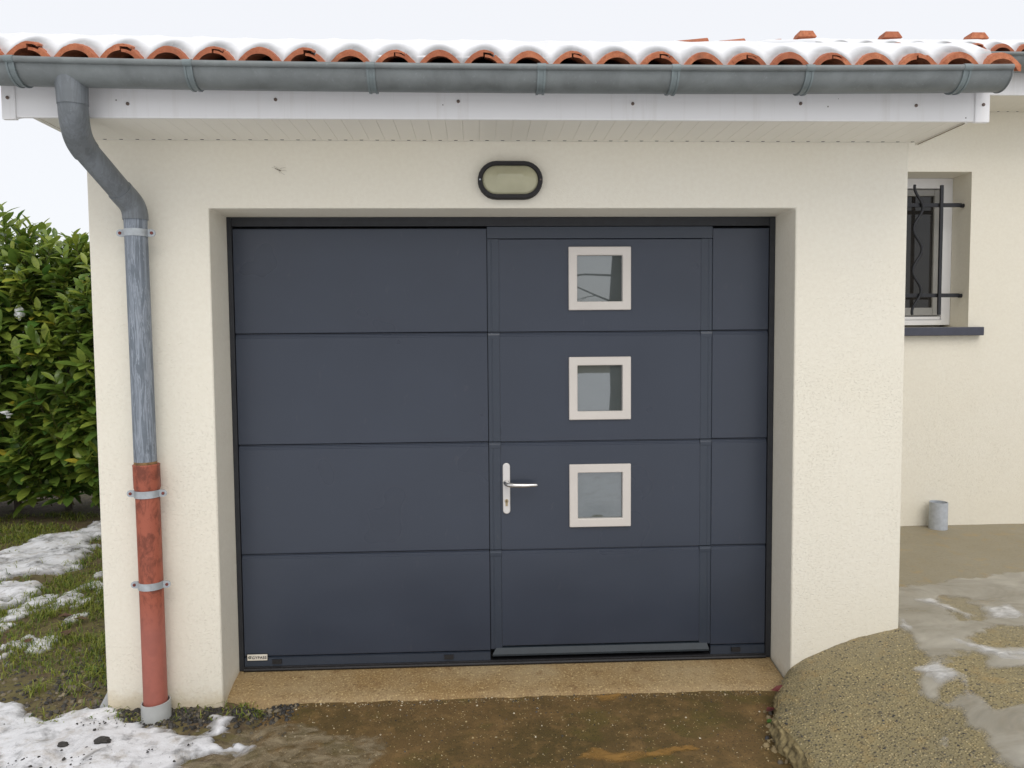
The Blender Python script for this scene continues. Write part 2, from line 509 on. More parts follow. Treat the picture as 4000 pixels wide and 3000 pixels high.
MT['iron'] = plain('black_iron', (0.020, 0.021, 0.025), 0.42, 0.3, 0.2, 40)
MT['sill'] = plain('anthracite_sill', (0.048, 0.052, 0.075), 0.5, 0, 0.1, 20)
MT['sash'] = plain('shaded_sash', (0.30, 0.295, 0.275), 0.45, 0, 0.05, 12)  # pale sash, darkened in its colour for the roller's shade above it
MT['label'] = plain('white_label', (0.70, 0.66, 0.58), 0.5, 0, 0.05, 60)
MT['ink'] = plain('dark_print', (0.035, 0.025, 0.030), 0.6)
MT['ink2'] = plain('green_print', (0.06, 0.075, 0.06), 0.6)
MT['wood'] = plain('dark_batten', (0.05, 0.035, 0.022), 0.85, 0, 0.2, 20)
MT['roofsnow'] = mat_snow('roof_snow', (0.80, 0.81, 0.83), 0.0, 0.0, 0.35)
MT['clumpsnow'] = mat_snow('clump_snow', (0.80, 0.81, 0.83))
MT['snow'] = mat_snow('ground_snow', (0.71, 0.715, 0.735), 0.85, 0.0, 0.2)
MT['farsnow'] = mat_snow('field_snow', (0.80, 0.81, 0.83), 0.5, 0.0)
MT['slush'] = mat_ice('slush_white', (0.70, 0.70, 0.70), 0.30, 0.95, 0.4, 16, 0.3)
MT['ice'] = mat_ice('ice_film', (0.46, 0.435, 0.375), 0.35, 0.80, 0.40, 3, 0.05)
MT['iceyard'] = mat_ice('melting_ice', (0.36, 0.295, 0.19), 0.0, 0.7, 0.4, 17, 0.12)
MT['driveway'] = mat_driveway()
MT['threshold'] = mat_threshold()
MT['apron'] = mat_apron()
MT['lawn'] = mat_lawn()
MT['puddle'] = mat_ice('ochre_mud_water', (0.36, 0.20, 0.055), 0.35, 0.9, 0.3, 12, 0.0)
MT['leaf'] = mat_leaf('laurel_leaf', (0.085, 0.188, 0.038), (0.40, 0.45, 0.07), 0.34, 0.33)
MT['grass'] = mat_leaf('grass_blade', (0.075, 0.150, 0.018), (0.44, 0.43, 0.07), 0.3, 0.5)
MT['deadleaf'] = plain('brown_dead_leaf', (0.10, 0.050, 0.028), 0.6, 0, 0.4, 40)
MT['redleaf'] = plain('dark_red_leaf', (0.10, 0.020, 0.018), 0.5, 0, 0.35, 40)
MT['clover'] = plain('bright_green_leaf', (0.07, 0.17, 0.025), 0.5, 0, 0.25, 40)
MT['bark'] = plain('grey_bark', (0.10, 0.085, 0.07), 0.9, 0, 0.3, 12, 0.6, 40)
MT['stem'] = plain('green_brown_stem', (0.10, 0.085, 0.03), 0.7, 0, 0.3, 20)
MT['slate'] = mat_stone('slate_gravel', [(0.0, (0.018, 0.016, 0.014)), (0.5, (0.045, 0.040, 0.033)), (0.8, (0.10, 0.085, 0.06)), (1.0, (0.26, 0.21, 0.13))])
MT['pebble'] = mat_stone('pebble_mix', [(0.0, 0.02), (0.25, (0.05, 0.05, 0.055)), (0.4, (0.20, 0.15, 0.08)), (0.75, (0.42, 0.32, 0.16)), (1.0, (0.62, 0.55, 0.42))])
MT['insect'] = plain('insect_brown', (0.10, 0.07, 0.04), 0.6)
MT['lichen'] = plain('yellow_lichen_edge', (0.27, 0.215, 0.105), 0.85, 0, 0.75, 30, 0.8, 70)

# ------------------------------------------------------------------ mesh building
WLOC = {}

class MB:
    """collects vertices and faces, then links them as one object"""
    def __init__(s):
        s.v = []; s.f = []; s.t = None
    def add(s, vs, fs):
        o = len(s.v)
        s.v += [tuple(p) for p in vs]
        s.f += [tuple(i + o for i in f) for f in fs]
        return s
    def box(s, x0, x1, y0, y1, z0, z1):
        return s.add([(x0, y0, z0), (x1, y0, z0), (x1, y1, z0), (x0, y1, z0), (x0, y0, z1), (x1, y0, z1), (x1, y1, z1), (x0, y1, z1)],
                     [(0, 3, 2, 1), (4, 5, 6, 7), (0, 1, 5, 4), (1, 2, 6, 5), (2, 3, 7, 6), (3, 0, 4, 7)])
    def prism(s, poly, axis, a, b):
        """poly of 2D points extruded along an axis ('x': (y,z), 'y': (x,z), 'z': (x,y))"""
        n = len(poly)
        def P(p, t):
            return (t, p[0], p[1]) if axis == 'x' else (p[0], t, p[1]) if axis == 'y' else (p[0], p[1], t)
        vs = [P(p, a) for p in poly] + [P(p, b) for p in poly]
        fs = [tuple(range(n)), tuple(range(2 * n - 1, n - 1, -1))] + [(i, i + n, (i + 1) % n + n, (i + 1) % n) for i in range(n)]
        return s.add(vs, fs)
    def tube(s, pts, rads, n=20, cap=True):
        pts = [Vector(p) for p in pts]
        if isinstance(rads, (int, float)):
            rads = [rads] * len(pts)
        rings = []; prev = None
        for i, p in enumerate(pts):
            d = (pts[min(i + 1, len(pts) - 1)] - pts[max(i - 1, 0)]).normalized()
            if prev is None:
                a = Vector((1, 0, 0)) if abs(d.x) < 0.9 else Vector((0, 1, 0))
                u = d.cross(a).normalized()
            else:
                u = (prev - d * prev.dot(d)).normalized()
            prev = u
            w = d.cross(u)
            rings.append([p + (u * math.cos(2 * math.pi * k / n) + w * math.sin(2 * math.pi * k / n)) * rads[i] for k in range(n)])
        vs = [q for r in rings for q in r]
        fs = []
        for i in range(len(pts) - 1):
            for k in range(n):
                a = i * n + k; b = i * n + (k + 1) % n
                fs.append((a, b, b + n, a + n))
        if cap:
            fs.append(tuple(range(n - 1, -1, -1)))
            fs.append(tuple((len(pts) - 1) * n + k for k in range(n)))
        return s.add(vs, fs)
    def grid(s, P):
        """P: array (n, m, 3)"""
        n, m = P.shape[:2]
        idx = np.arange(n * m).reshape(n, m)
        f = np.stack([idx[:-1, :-1], idx[1:, :-1], idx[1:, 1:], idx[:-1, 1:]], -1).reshape(-1, 4)
        o = len(s.v)
        s.v += [tuple(p) for p in P.reshape(-1, 3)]
        s.f += [tuple(int(i) + o for i in q) for q in f]
        return s
    def mesh(s, name, mat, origin, smooth=False, fix=True):
        me = bpy.data.meshes.new(name)
        ox, oy, oz = origin
        me.from_pydata([(x - ox, y - oy, z - oz) for x, y, z in s.v], [], s.f)
        if fix:
            bm = bmesh.new(); bm.from_mesh(me)
            bmesh.ops.recalc_face_normals(bm, faces=bm.faces)
            bm.to_mesh(me); bm.free()
        me.materials.append(mat)
        if smooth:
            me.polygons.foreach_set('use_smooth', [True] * len(me.polygons))
        if s.t is not None:
            at = me.attributes.new('tint', 'FLOAT', 'POINT')
            at.data.foreach_set('value', np.asarray(s.t, dtype=np.float32))
        me.update()
        return me
    def center(s):
        a = np.array(s.v)
        return tuple(float(q) for q in (a.min(0) + a.max(0)) / 2)
    def build(s, name, mat, parent=None, smooth=False, origin=None, bevel=0, seg=2, angle=40, fix=True):
        o = origin or s.center()
        me = s.mesh(name, mat, o, smooth, fix)
        ob = link(name, me, o, parent)
        if bevel:
            md = ob.modifiers.new('bevel', 'BEVEL'); md.width = bevel; md.segments = seg
            md.limit_method = 'ANGLE'; md.angle_limit = R(35)
            me.polygons.foreach_set('use_smooth', [True] * len(me.polygons))
            smooth = True
        if smooth and angle:
            sharp(me, angle)
        return ob

def sharp(me, deg):
    """flat look across hard edges of a smooth mesh"""
    try:
        me.set_sharp_from_angle(angle=R(deg))
    except Exception:
        pass

def link(name, data, loc, parent=None):
    ob = bpy.data.objects.new(name, data)
    COL.objects.link(ob)
    if parent is not None:
        pl = WLOC[parent.name]
        ob.parent = parent
        ob.location = (loc[0] - pl[0], loc[1] - pl[1], loc[2] - pl[2])
    else:
        ob.location = loc
    WLOC[ob.name] = tuple(loc)
    return ob

def tag(o, label=None, cat=None, group=None, kind=None):
    if label: o['label'] = label
    if cat: o['category'] = cat
    if group: o['group'] = group
    if kind: o['kind'] = kind
    return o

def thing(name, loc, label, cat, group=None):
    return tag(link(name, None, loc), label, cat, group)

def subdiv_circle(cx, cz, r, a0, a1, n):
    return [(cx + r * math.cos(R(a0 + (a1 - a0) * i / n)), cz + r * math.sin(R(a0 + (a1 - a0) * i / n))) for i in range(n + 1)]

# ------------------------------------------------------------------ ground heights
def smooth01(t):
    t = np.clip(t, 0, 1)
    return t * t * (3 - 2 * t)

def lawn_z(x, y):
    x = np.asarray(x, float); y = np.asarray(y, float)
    z = -0.176 + 0.013 * fbm(x * 1.3, y * 1.3, 3) + 0.007 * fbm(x * 7, y * 7, 5)
    z = z - 0.075 * smooth01((x + 1.02) / 0.3)
    far = np.clip((np.hypot(x, y) - 12) / 60, 0, 1)
    return z - 0.4 * far

def drive_z(x, y):
    x = np.asarray(x, float); y = np.asarray(y, float)
    z = -0.163 - 0.012 * np.clip(-y, 0, 6) + 0.006 * fbm(x * 2.2, y * 2.2, 21) + 0.003 * fbm(x * 14, y * 14, 23)
    return z - 0.05 * smooth01((-0.83 + 0.09 * fbm(x * 0 + 3.3, y * 5, 29) - x) / 0.22)

EDGE_Y = [-8.0, -2.0, -1.2, -0.72, -0.65, -0.555, -0.488, -0.382, -0.319, -0.211, -0.135, -0.011, 0.03, 0.06, 3.0]
EDGE_X = [0.70, 0.98, 1.08, 1.128, 1.143, 1.147, 1.141, 1.15, 1.191, 1.224, 1.264, 1.342, 1.40, 1.43, 1.45]
def edge_x(y):
    y = np.asarray(y, float)
    return np.interp(y, EDGE_Y, EDGE_X) + 0.012 * fbm(y * 9, y * 0 + 1.7, 41)

PX = [1.342, 1.372, 1.437, 1.556, 1.644, 1.728, 1.848, 2.2, 9.0]
PZ = [-0.085, -0.064, -0.024, 0.025, 0.057, 0.076, 0.099, 0.112, 0.118]
PZF = [-0.078, -0.071, -0.052, -0.012, 0.020, 0.050, 0.088, 0.105, 0.115]
def apron_z(x, y):
    x = np.asarray(x, float); y = np.asarray(y, float)
    e = edge_x(np.minimum(y, -0.011))
    xr = np.where(x < 1.848, 1.342 + (x - e) / np.maximum(1.848 - e, 0.05) * (1.848 - 1.342), x)
    z = np.interp(xr, PX, PZ)
    w = smooth01(-y / 0.40)                      # away from the wall the slab is a flatter ramp
    z = z * (1 - w) + np.interp(xr, PX, PZF) * w
    return z + 0.003 * fbm(x * 5, y * 5, 51)

def nonuni(a, b, fa, fb, fine, grow=1.18, far=None):
    """coordinates from a to b, fine between fa and fb, growing outside"""
    mid = list(np.arange(fa, fb + 1e-6, fine))
    lo = []; p = fa; s = fine
    while p > a:
        s *= grow; p -= s; lo.append(max(p, a))
    hi = []; p = mid[-1]; s = fine
    while p < b:
        s *= grow; p += s; hi.append(min(p, b))
    return np.array(lo[::-1] + mid + hi)

# lawn: one sheet out to the horizon
gx = nonuni(-160, 160, -4.6, -0.6, 0.035); gy = nonuni(-160, 160, -0.8, 4.0, 0.035)
X, Y = np.meshgrid(gx, gy, indexing='ij')
tag(MB().grid(np.stack([X, Y, lawn_z(X, Y)], -1)).build('lawn', MT['lawn'], smooth=True, origin=(0, 0, 0), angle=0, fix=False),
    'muddy lawn of thin grass beside and around the garage', kind='structure')

# driveway
gx = np.arange(-1.05, 1.46, 0.02); gy = nonuni(-9, 0.06, -0.9, 0.06, 0.015)
X, Y = np.meshgrid(gx, gy, indexing='ij')
tag(MB().grid(np.stack([X, Y, drive_z(X, Y)], -1)).build('driveway', MT['driveway'], smooth=True, origin=(0, 0, 0), angle=0, fix=False),
    'wet brown concrete driveway in front of the garage door', kind='structure')

# threshold strip under the door, rough front edge
xs = np.arange(-1.125, 1.37, 0.012)
P = []
for x in xs:
    n1 = 0.010 * float(fbm(x * 7, 0.3, 61)) + 0.005 * float(fbm(x * 30, 0.9, 63))
    yf = 0.004 + n1 + 0.055 * max(0, (-0.98 - x) / 0.13)
    zf = -0.150 + 0.3 * n1
    P.append([(x, 0.40, -0.113), (x, 0.225, -0.113), (x, 0.14, -0.126 + 0.2 * n1), (x, yf + 0.03, zf + 0.008), (x, yf, zf - 0.004), (x, yf - 0.012, -0.19)])
tag(MB().grid(np.array(P)).build('threshold', MT['threshold'], smooth=True, angle=0, fix=False),
    'ochre stained concrete threshold strip under the garage door', kind='structure')

# concrete apron with its broken left edge
gy = nonuni(-9, 1.76, -1.3, 0.3, 0.02, 1.12)
tt = np.concatenate([np.linspace(0, 0.9, 52), 0.9 + np.cumsum(0.02 * 1.16 ** np.arange(28))])
tt = tt[tt < 7.5]
E0 = edge_x(gy)
X = E0[None, :] + tt[:, None]
Y = np.broadcast_to(gy[None, :], X.shape)
Z = apron_z(X, Y)
Z = Z - (0.006 + 0.010 * np.abs(fbm(gy * 18, gy * 0 + 2, 57)))[None, :] * np.exp(-tt[:, None] / 0.014) + 0.0022 * fbm(X * 60, Y * 60, 59, 3) * (Y < 0.3)
top = np.stack([X, Y, Z], -1)
tag(MB().grid(top).build('concrete_apron', MT['apron'], smooth=True, origin=(0, 0, 0), angle=0, fix=False),
    'sloping exposed aggregate concrete yard right of the garage', kind='structure')
ey = np.arange(-3.0, -0.012, 0.007)
ex = edge_x(ey)
ez = apron_z(ex, ey) - 0.010
sk = []
for k, (dx, dz) in enumerate(((0.004, 0.001), (-0.006, -0.012), (-0.010, -0.032), (-0.020, -0.055), (-0.016, -0.085), (-0.030, -0.14))):
    jx = 0.012 * fbm(ey * 22 + 5 * k, ey * 0 + k, 71 + k) + 0.006 * fbm(ey * 70 + 5 * k, ey * 0 + k, 81 + k)
    sk.append(np.stack([ex + dx + (jx if k else 0), ey, ez + dz + (0.006 * fbm(ey * 40, ey * 0 + k, 91 + k) if k else 0)], -1))
sk = np.array(sk)
tag(MB().grid(sk).build('concrete_edge', MT['lichen'], smooth=False, origin=(0, 0, 0), fix=False),
    'broken yellowish edge of the concrete yard along the driveway', kind='structure')

def ground_z(x, y):
    x = np.asarray(x, float); y = np.asarray(y, float)
    z = lawn_z(x, y)
    z = np.where((x > -1.04) & (x < 1.45) & (y < 0.06), np.maximum(z, drive_z(x, y)), z)
    z = np.where((x > edge_x(y)) & (y < 1.75), apron_z(x, y), z)
    return z

# ------------------------------------------------------------------ snow / ice sheets
def sdf(poly, x, y):
    p = np.array(poly, float); q = np.roll(p, -1, 0)
    d = np.full(x.shape, 1e9); inside = np.zeros(x.shape, bool)
    for (ax, ay), (bx, by) in zip(p, q):
        ex, ey = bx - ax, by - ay
        t = np.clip(((x - ax) * ex + (y - ay) * ey) / (ex * ex + ey * ey + 1e-12), 0, 1)
        d = np.minimum(d, np.hypot(x - ax - t * ex, y - ay - t * ey))
        c = ((ay > y) != (by > y)) & (x < ex * (y - ay) / (ey if abs(ey) > 1e-12 else 1e-12) + ax)
        inside ^= c
    return np.where(inside, d, -d)

def sheet(name, mat, mask, bbox, cell, thick, fall, lump=0.3, lscale=9.0, seed=0, base=ground_z, smooth=True, soft=0.03):
    x0, x1, y0, y1 = bbox
    gx = np.arange(x0, x1 + cell, cell); gy = np.arange(y0, y1 + cell, cell)
    X, Y = np.meshgrid(gx, gy, indexing='ij')
    m = mask(X, Y)
    h = np.where(m > 0, thick * (1 - np.exp(-np.maximum(m, 0) / fall)), np.maximum(m * 0.8, -0.02))
    h = h * (1 + lump * fbm(X * lscale, Y * lscale, seed + 90)) + np.where(m > 0, 0.15 * thick * fbm(X * lscale * 4, Y * lscale * 4, seed + 95), 0)
    Z = base(X, Y) + h + 0.0015
    idx = np.arange(X.size).reshape(X.shape)
    kp = m > 0
    kf = kp[:-1, :-1] | kp[1:, :-1] | kp[1:, 1:] | kp[:-1, 1:]
    f = np.stack([idx[:-1, :-1], idx[1:, :-1], idx[1:, 1:], idx[:-1, 1:]], -1)[kf]
    used = np.unique(f)
    remap = np.full(X.size, -1); remap[used] = np.arange(len(used))
    V = np.stack([X, Y, Z], -1).reshape(-1, 3)[used]
    b = MB(); b.v = [tuple(p) for p in V]; b.f = [tuple(int(i) for i in q) for q in remap[f]]
    b.t = np.clip(m.reshape(-1)[used] / soft, 0, 1)          # 0 at the thin rim, 1 where the sheet has its full thickness
    return b.build(name, mat, smooth=smooth, angle=0, fix=False)

FG = [(-3.2, 0.25), (-2.3, 0.22), (-2.096, 0.104), (-1.984, 0.081), (-1.921, 0.005), (-1.808, -0.062), (-1.685, 0.031), (-1.615, 0.027), (-1.546, -0.028), (-1.43, -0.09),
      (-1.36, -0.135), (-1.285, -0.142), (-1.266, -0.19), (-1.165, -0.241), (-1.085, -0.237), (-1.113, -0.085), (-1.03, -0.10), (-1.023, -0.205), (-0.918, -0.255), (-0.880, -0.325),
      (-0.98, -0.385), (-1.10, -0.44), (-1.18, -0.55), (-1.2, -1.0), (-1.5, -1.7), (-3.2, -1.8)]
def m_fg(x, y):
    m = sdf(FG, x, y) + 0.036 * fbm(x * 9, y * 12, 101) + 0.026 * fbm(x * 32, y * 38, 103)
    hole = 0.17 * np.maximum(0, fbm(x * 5.0 + 2.0, y * 10 + 1.1, 107, 4) - 0.20) / 0.5
    return m - hole * 1.6
tag(sheet('snow_patch', MT['snow'], m_fg, (-3.2, -0.82, -1.8, 0.34), 0.011, 0.024, 0.035, 0.6, 9, 1, soft=0.05),
    'melting snow in front of the garage wall left of the driveway', kind='stuff')

BK = [(-5.2, 2.2), (-4.2, 2.5), (-3.594, 2.56), (-3.513, 2.72), (-3.487, 3.0), (-3.337, 3.151), (-3.32, 3.6), (-2.9, 3.7), (-2.95, 3.2), (-3.10, 2.85), (-2.90, 2.60), (-2.85, 2.35),
      (-2.72, 2.15), (-2.80, 1.95), (-3.1, 1.95), (-3.3, 1.75), (-4.4, 1.3), (-5.2, 1.3)]
BK2 = [(-3.4, 1.9), (-2.85, 1.85), (-2.72, 1.55), (-2.78, 1.25), (-2.68, 1.12), (-2.85, 1.05), (-3.4, 1.2)]
def m_bk(x, y):
    n = 0.11 * fbm(x * 4, y * 4, 111) + 0.09 * fbm(x * 13, y * 15, 113) - 0.10 * np.maximum(0, fbm(x * 3.1 + 5, y * 4.2, 117) - 0.12)
    return np.maximum(sdf(BK, x, y) + n, sdf(BK2, x, y) * 0.8 + 1.2 * n - 0.03)
tag(sheet('snow_bank', MT['snow'], m_bk, (-5.3, -2.5, 0.9, 3.9), 0.018, 0.05, 0.07, 0.6, 6, 2, soft=0.10),
    'long patch of snow on the lawn below the hedge', kind='stuff')

BITS = [(-2.523, 1.465, .09), (-2.657, 1.433, .10), (-2.381, 1.414, .07), (-2.402, 0.81, .06), (-2.283, 0.787, .07), (-2.299, 1.121, .05), (-2.68, 1.238, .09), (-2.397, 0.661, .05),
        (-2.50, 1.72, .08), (-2.40, 1.62, .05), (-2.647, 1.0, .06), (-2.46, 0.72, .04), (-2.33, 0.55, .03), (-2.45, 0.50, .05), (-2.40, 0.42, .04), (-2.36, 1.85, .05), (-2.55, 2.0, .06), (-2.28, 0.36, .035)]
def m_bits(x, y):
    m = np.full(x.shape, -1.0)
    for (a, b2, r) in BITS:
        m = np.maximum(m, r - np.hypot(x - a, (y - b2) * 0.55))
    return m + 0.05 * fbm(x * 14, y * 10, 121) + 0.03 * fbm(x * 40, y * 40, 123) - 0.012
tag(sheet('snow_crumbs', MT['snow'], m_bits, (-2.95, -2.1, 0.2, 2.3), 0.011, 0.022, 0.03, 0.5, 14, 3),
    'small scraps of snow left in the grass', kind='stuff')

# snow on the unseen open yard, spread nearer and fuller to bounce light
def m_far(x, y):
    m = 0.5 * fbm(x * 0.7, y * 0.7, 131) + 0.25 * fbm(x * 3, y * 3, 133) + 0.34
    return np.minimum(m, (-1.15 - y) * 0.8 + 0.15 * fbm(x * 3, y * 3, 135))
tag(sheet('snow_field', MT['farsnow'], m_far, (-22, 22, -24, -0.95), 0.15, 0.05, 0.10, 0.4, 2, 4),
    'patchy snow over the open yard facing the garage', kind='stuff')

# ice film and slush on the concrete apron
ICE = [(1.862, 0.03), (1.853, -0.109), (1.80, -0.247), (1.70, -0.40), (1.66, -0.56), (1.70, -0.70), (1.66, -0.83), (1.62, -0.95), (1.66, -1.06), (1.75, -1.5), (4.5, -1.8), (5.0, 0.55), (3.2, 0.80), (2.5, 0.62), (2.1, 0.50), (1.862, 0.35)]
BARE = [[(2.24, 0.36), (2.38, 0.34), (2.37, 0.20), (2.29, 0.0), (2.17, 0.06), (2.20, 0.2)],
        [(2.05, -0.143), (2.283, -0.05), (2.60, 0.02), (2.55, -0.22), (2.249, -0.26), (2.12, -0.22)],
        [(1.90, -0.29), (2.03, -0.28), (1.98, -0.42), (2.2, -0.44), (2.25, -0.62), (1.938, -0.70), (1.80, -0.72), (1.82, -0.50)],
        [(1.70, -0.50), (1.80, -0.52), (1.78, -0.56), (1.70, -0.57)]]
def m_ice(x, y):
    n = 0.05 * fbm(x * 6, y * 8, 141) + 0.025 * fbm(x * 24, y * 24, 143)
    m = sdf(ICE, x, y) + n
    for b2 in BARE:
        m = np.minimum(m, -sdf(b2, x, y) + 1.3 * n)
    return m
tag(sheet('ice_sheet', MT['ice'], m_ice, (1.60, 5.0, -1.8, 0.95), 0.018, 0.006, 0.03, 0.5, 8, 5),
    'thin grey ice film spread over the concrete yard', kind='stuff')
SL = [[(2.36, 0.22), (2.546, 0.251), (2.50, 0.04), (2.30, 0.03)], [(1.849, -0.42), (1.862, -0.45), (1.845, -0.52), (1.79, -0.615), (1.768, -0.59), (1.809, -0.495)],
      [(1.95, 0.16), (1.935, 0.039), (1.885, -0.03), (1.862, 0.0), (1.87, 0.07)], [(1.25, -0.91), (1.298, -0.895), (1.315, -0.932), (1.265, -0.975), (1.245, -0.95)],
      [(1.515, -0.795), (1.59, -0.775), (1.56, -0.835), (1.50, -0.845)], [(1.157, -1.04), (1.187, -1.0), (1.18, -1.08), (1.10, -1.08)],
      [(1.72, -0.33), (1.86, -0.30), (1.85, -0.47), (1.72, -0.52)], [(1.98, -0.1), (2.15, -0.27), (2.5, -0.3), (2.5, -0.40), (2.05, -0.38)],
      [(1.84, -0.75), (2.05, -0.70), (2.3, -0.8), (2.2, -1.0), (1.8, -0.98)], [(2.05, 0.34), (2.20, 0.33), (2.26, 0.08), (2.20, 0.04), (2.16, 0.2)], [(1.09, -0.72), (1.125, -0.68), (1.10, -0.80), (1.03, -0.84)]]
def m_sl(x, y):
    m = np.full(x.shape, -1.0)
    for p in SL:
        m = np.maximum(m, sdf(p, x, y))
    return m + 0.028 * fbm(x * 12, y * 16, 151) + 0.016 * fbm(x * 45, y * 45, 153) - 0.004
tag(sheet('slush', MT['slush'], m_sl, (0.98, 2.7, -1.2, 0.45), 0.010, 0.011, 0.02, 0.5, 16, 6, soft=0.05),
    'white slush remains lying on the concrete yard', kind='stuff')

# thin melting ice between the snow and the wet driveway
IY = [(-1.0, -0.24), (-0.90, -0.13), (-0.80, -0.155), (-0.66, -0.19), (-0.55, -0.27), (-0.42, -0.30), (-0.34, -0.42), (-0.40, -0.60), (-0.7, -0.9), (-1.15, -0.9), (-1.15, -0.5)]
def m_iy(x, y):
    return sdf(IY, x, y) + 0.05 * fbm(x * 8, y * 10, 161) + 0.028 * fbm(x * 30, y * 30, 163) - 0.10 * np.maximum(0, fbm(x * 6, y * 9, 167) - 0.1)
tag(sheet('melting_ice', MT['iceyard'], m_iy, (-1.2, -0.3, -1.0, -0.1), 0.010, 0.006, 0.03, 0.5, 12, 7),
    'thin melting ice crust on the driveway beside the snow', kind='stuff')
PZ_ = [[(0.487, -0.014), (0.604, 0.012), (0.631, -0.007), (0.585, -0.057), (0.508, -0.070)], [(0.40, -0.03), (0.445, -0.02), (0.44, -0.05), (0.41, -0.05)]]
PZ2 = [[(0.33, -0.50), (0.415, -0.43), (0.449, -0.435), (0.496, -0.465), (0.638, -0.455), (0.725, -0.43), (0.812, -0.41), (0.835, -0.455), (0.676, -0.500), (0.54, -0.535), (0.43, -0.525)]]
def mk_pud(ps, sd):
    def f(x, y):
        m = np.full(x.shape, -1.0)
        for p in ps:
            m = np.maximum(m, sdf(p, x, y))
        return m + 0.014 * fbm(x * 16, y * 22, sd) + 0.008 * fbm(x * 60, y * 60, sd + 2) - 0.003
    return f
for ps, bb, lb in ((PZ_, (0.3, 0.72, -0.13, 0.06), 'small ochre muddy puddle just below the threshold'), (PZ2, (0.22, 0.95, -0.64, -0.33), 'long ochre muddy puddle at the near edge of the driveway')):
    tag(sheet('puddle', MT['puddle'], mk_pud(ps, 171), bb, 0.007, 0.0025, 0.006, 0.2, 16, 8, soft=0.012), lb, kind='structure')

# ------------------------------------------------------------------ garage
ZS = 2.218
XL, XR, ZT, RD = -1.1016, 1.3654, 1.9429, 0.2285
WL, WR = -1.588, 1.853
garage = thing('garage', (0.13, 0.0, -0.17), 'cream rendered garage with snowy terracotta roof and anthracite door', 'garage')
b = MB().prism([(WL, -0.6), (XL, -0.6), (XL, ZT), (XR, ZT), (XR, -0.6), (WR, -0.6), (WR, 2.30), (WL, 2.30)], 'y', 0.0, 0.29)
b.build('front_wall', MT['render'], garage, bevel=0.006)
MB().box(WL + 0.001, WL + 0.2, 0.291, 5.2, -0.6, 2.30).build('side_wall', MT['render'], garage)
MB().box(WR - 0.2, WR - 0.001, 0.291, 5.2, -0.6, 2.30).build('side_wall', MT['render'], garage)
MB().prism([(0.3, 2.30), (5.2, 2.30), (2.75, 3.28)], 'x', WL + 0.002, WL + 0.19).build('gable', MT['render'], garage)
MB().box(WL + 0.2, WR - 0.2, 5.0, 5.2, -0.6, 2.30).build('back_wall', MT['render'], garage)
MB().prism([(-1.72, -0.32), (-1.588, -0.075), (-1.588, -0.32)], 'y', 0.03, 1.6).build('footing', MT['mortar'], garage, bevel=0.01)

# eaves
bs = None
nb = 0
xb = -1.598
while xb < 1.835:
    if bs is None:
        q = MB().prism([(-0.0322, ZS + 0.0014), (-0.0312, ZS), (0.0312, ZS), (0.0322, ZS + 0.0014), (0.0322, ZS + 0.012), (-0.0322, ZS + 0.012)], 'y', -0.319, -0.002)
        bs = q.mesh('soffit_board', MT['soffit'], (0, 0, ZS))
    link('soffit_board', bs, (xb + 0.0325, 0, ZS), garage)
    xb += 0.0646; nb += 1
x_end = xb
MB().box(-1.60, x_end, -0.318, -0.003, ZS + 0.0125, ZS + 0.03).build('soffit_backing', MT['seam'], garage)
vs_ = MB()
for i in range(nb):
    cx = -1.598 + 0.0646 * i + 0.0325
    vs_.prism([(cx - 0.008, -0.019), (cx + 0.008, -0.019), (cx + 0.005, -0.0125), (cx - 0.005, -0.0125)], 'z', ZS - 0.0008, ZS + 0.002)
tag(vs_.build('vent_slot', MT['gap'], garage), kind='stuff')
MB().box(x_end + 0.0005, x_end + 0.016, -0.318, 0.02, ZS - 0.006, ZS + 0.03).build('soffit_trim', MT['soffit'], garage)
MB().box(x_end - 0.0015, x_end + 0.0025, -0.317, -0.001, ZS - 0.0078, ZS - 0.006).build('trim_joint', MT['joint'], garage)
MB().box(-1.618, -1.599, -0.318, 0.35, ZS - 0.002, ZS + 0.03).build('soffit_trim', MT['soffit'], garage)
MB().box(-1.692, 1.919, -0.335, -0.320, ZS - 0.004, 2.352).build('fascia', MT['fascia'], garage, bevel=0.003)
MB().box(-1.714, -1.664, -0.341, -0.322, ZS - 0.012, 2.353).build('fascia_corner', MT['fascia'], garage, bevel=0.003)
MB().box(1.917, 1.975, -0.341, -0.322, ZS - 0.008, 2.353).build('fascia_corner', MT['fascia'], garage, bevel=0.003)
SL_ = 0.34
def verge(x0, x1, name='verge_board'):
    MB().prism([(-0.319, 2.212), (2.75, 2.212 + SL_ * 3.07), (2.75, 2.352 + SL_ * 3.07), (-0.319, 2.352)], 'x', x0, x1).build(name, MT['pvc'], garage)
verge(-1.711, -1.675); verge(1.935, 1.972)
scr = MB().tube([(0, 0.004, 0), (0, -0.002, 0), (0, -0.0035, 0)], [0.0062, 0.0062, 0.003], 12).mesh('screw', MT['screw'], (0, 0, 0))
for x, z in ((-1.267, 2.264), (-0.733, 2.282), (-0.061, 2.279), (0.594, 2.274), (1.237, 2.278), (1.687, 2.273)):
    link('screw', scr, (x, -0.336, z), garage)
for x, z in ((-1.690, 2.282), (1.948, 2.276)):
    link('screw', scr, (x, -0.342, z), garage)

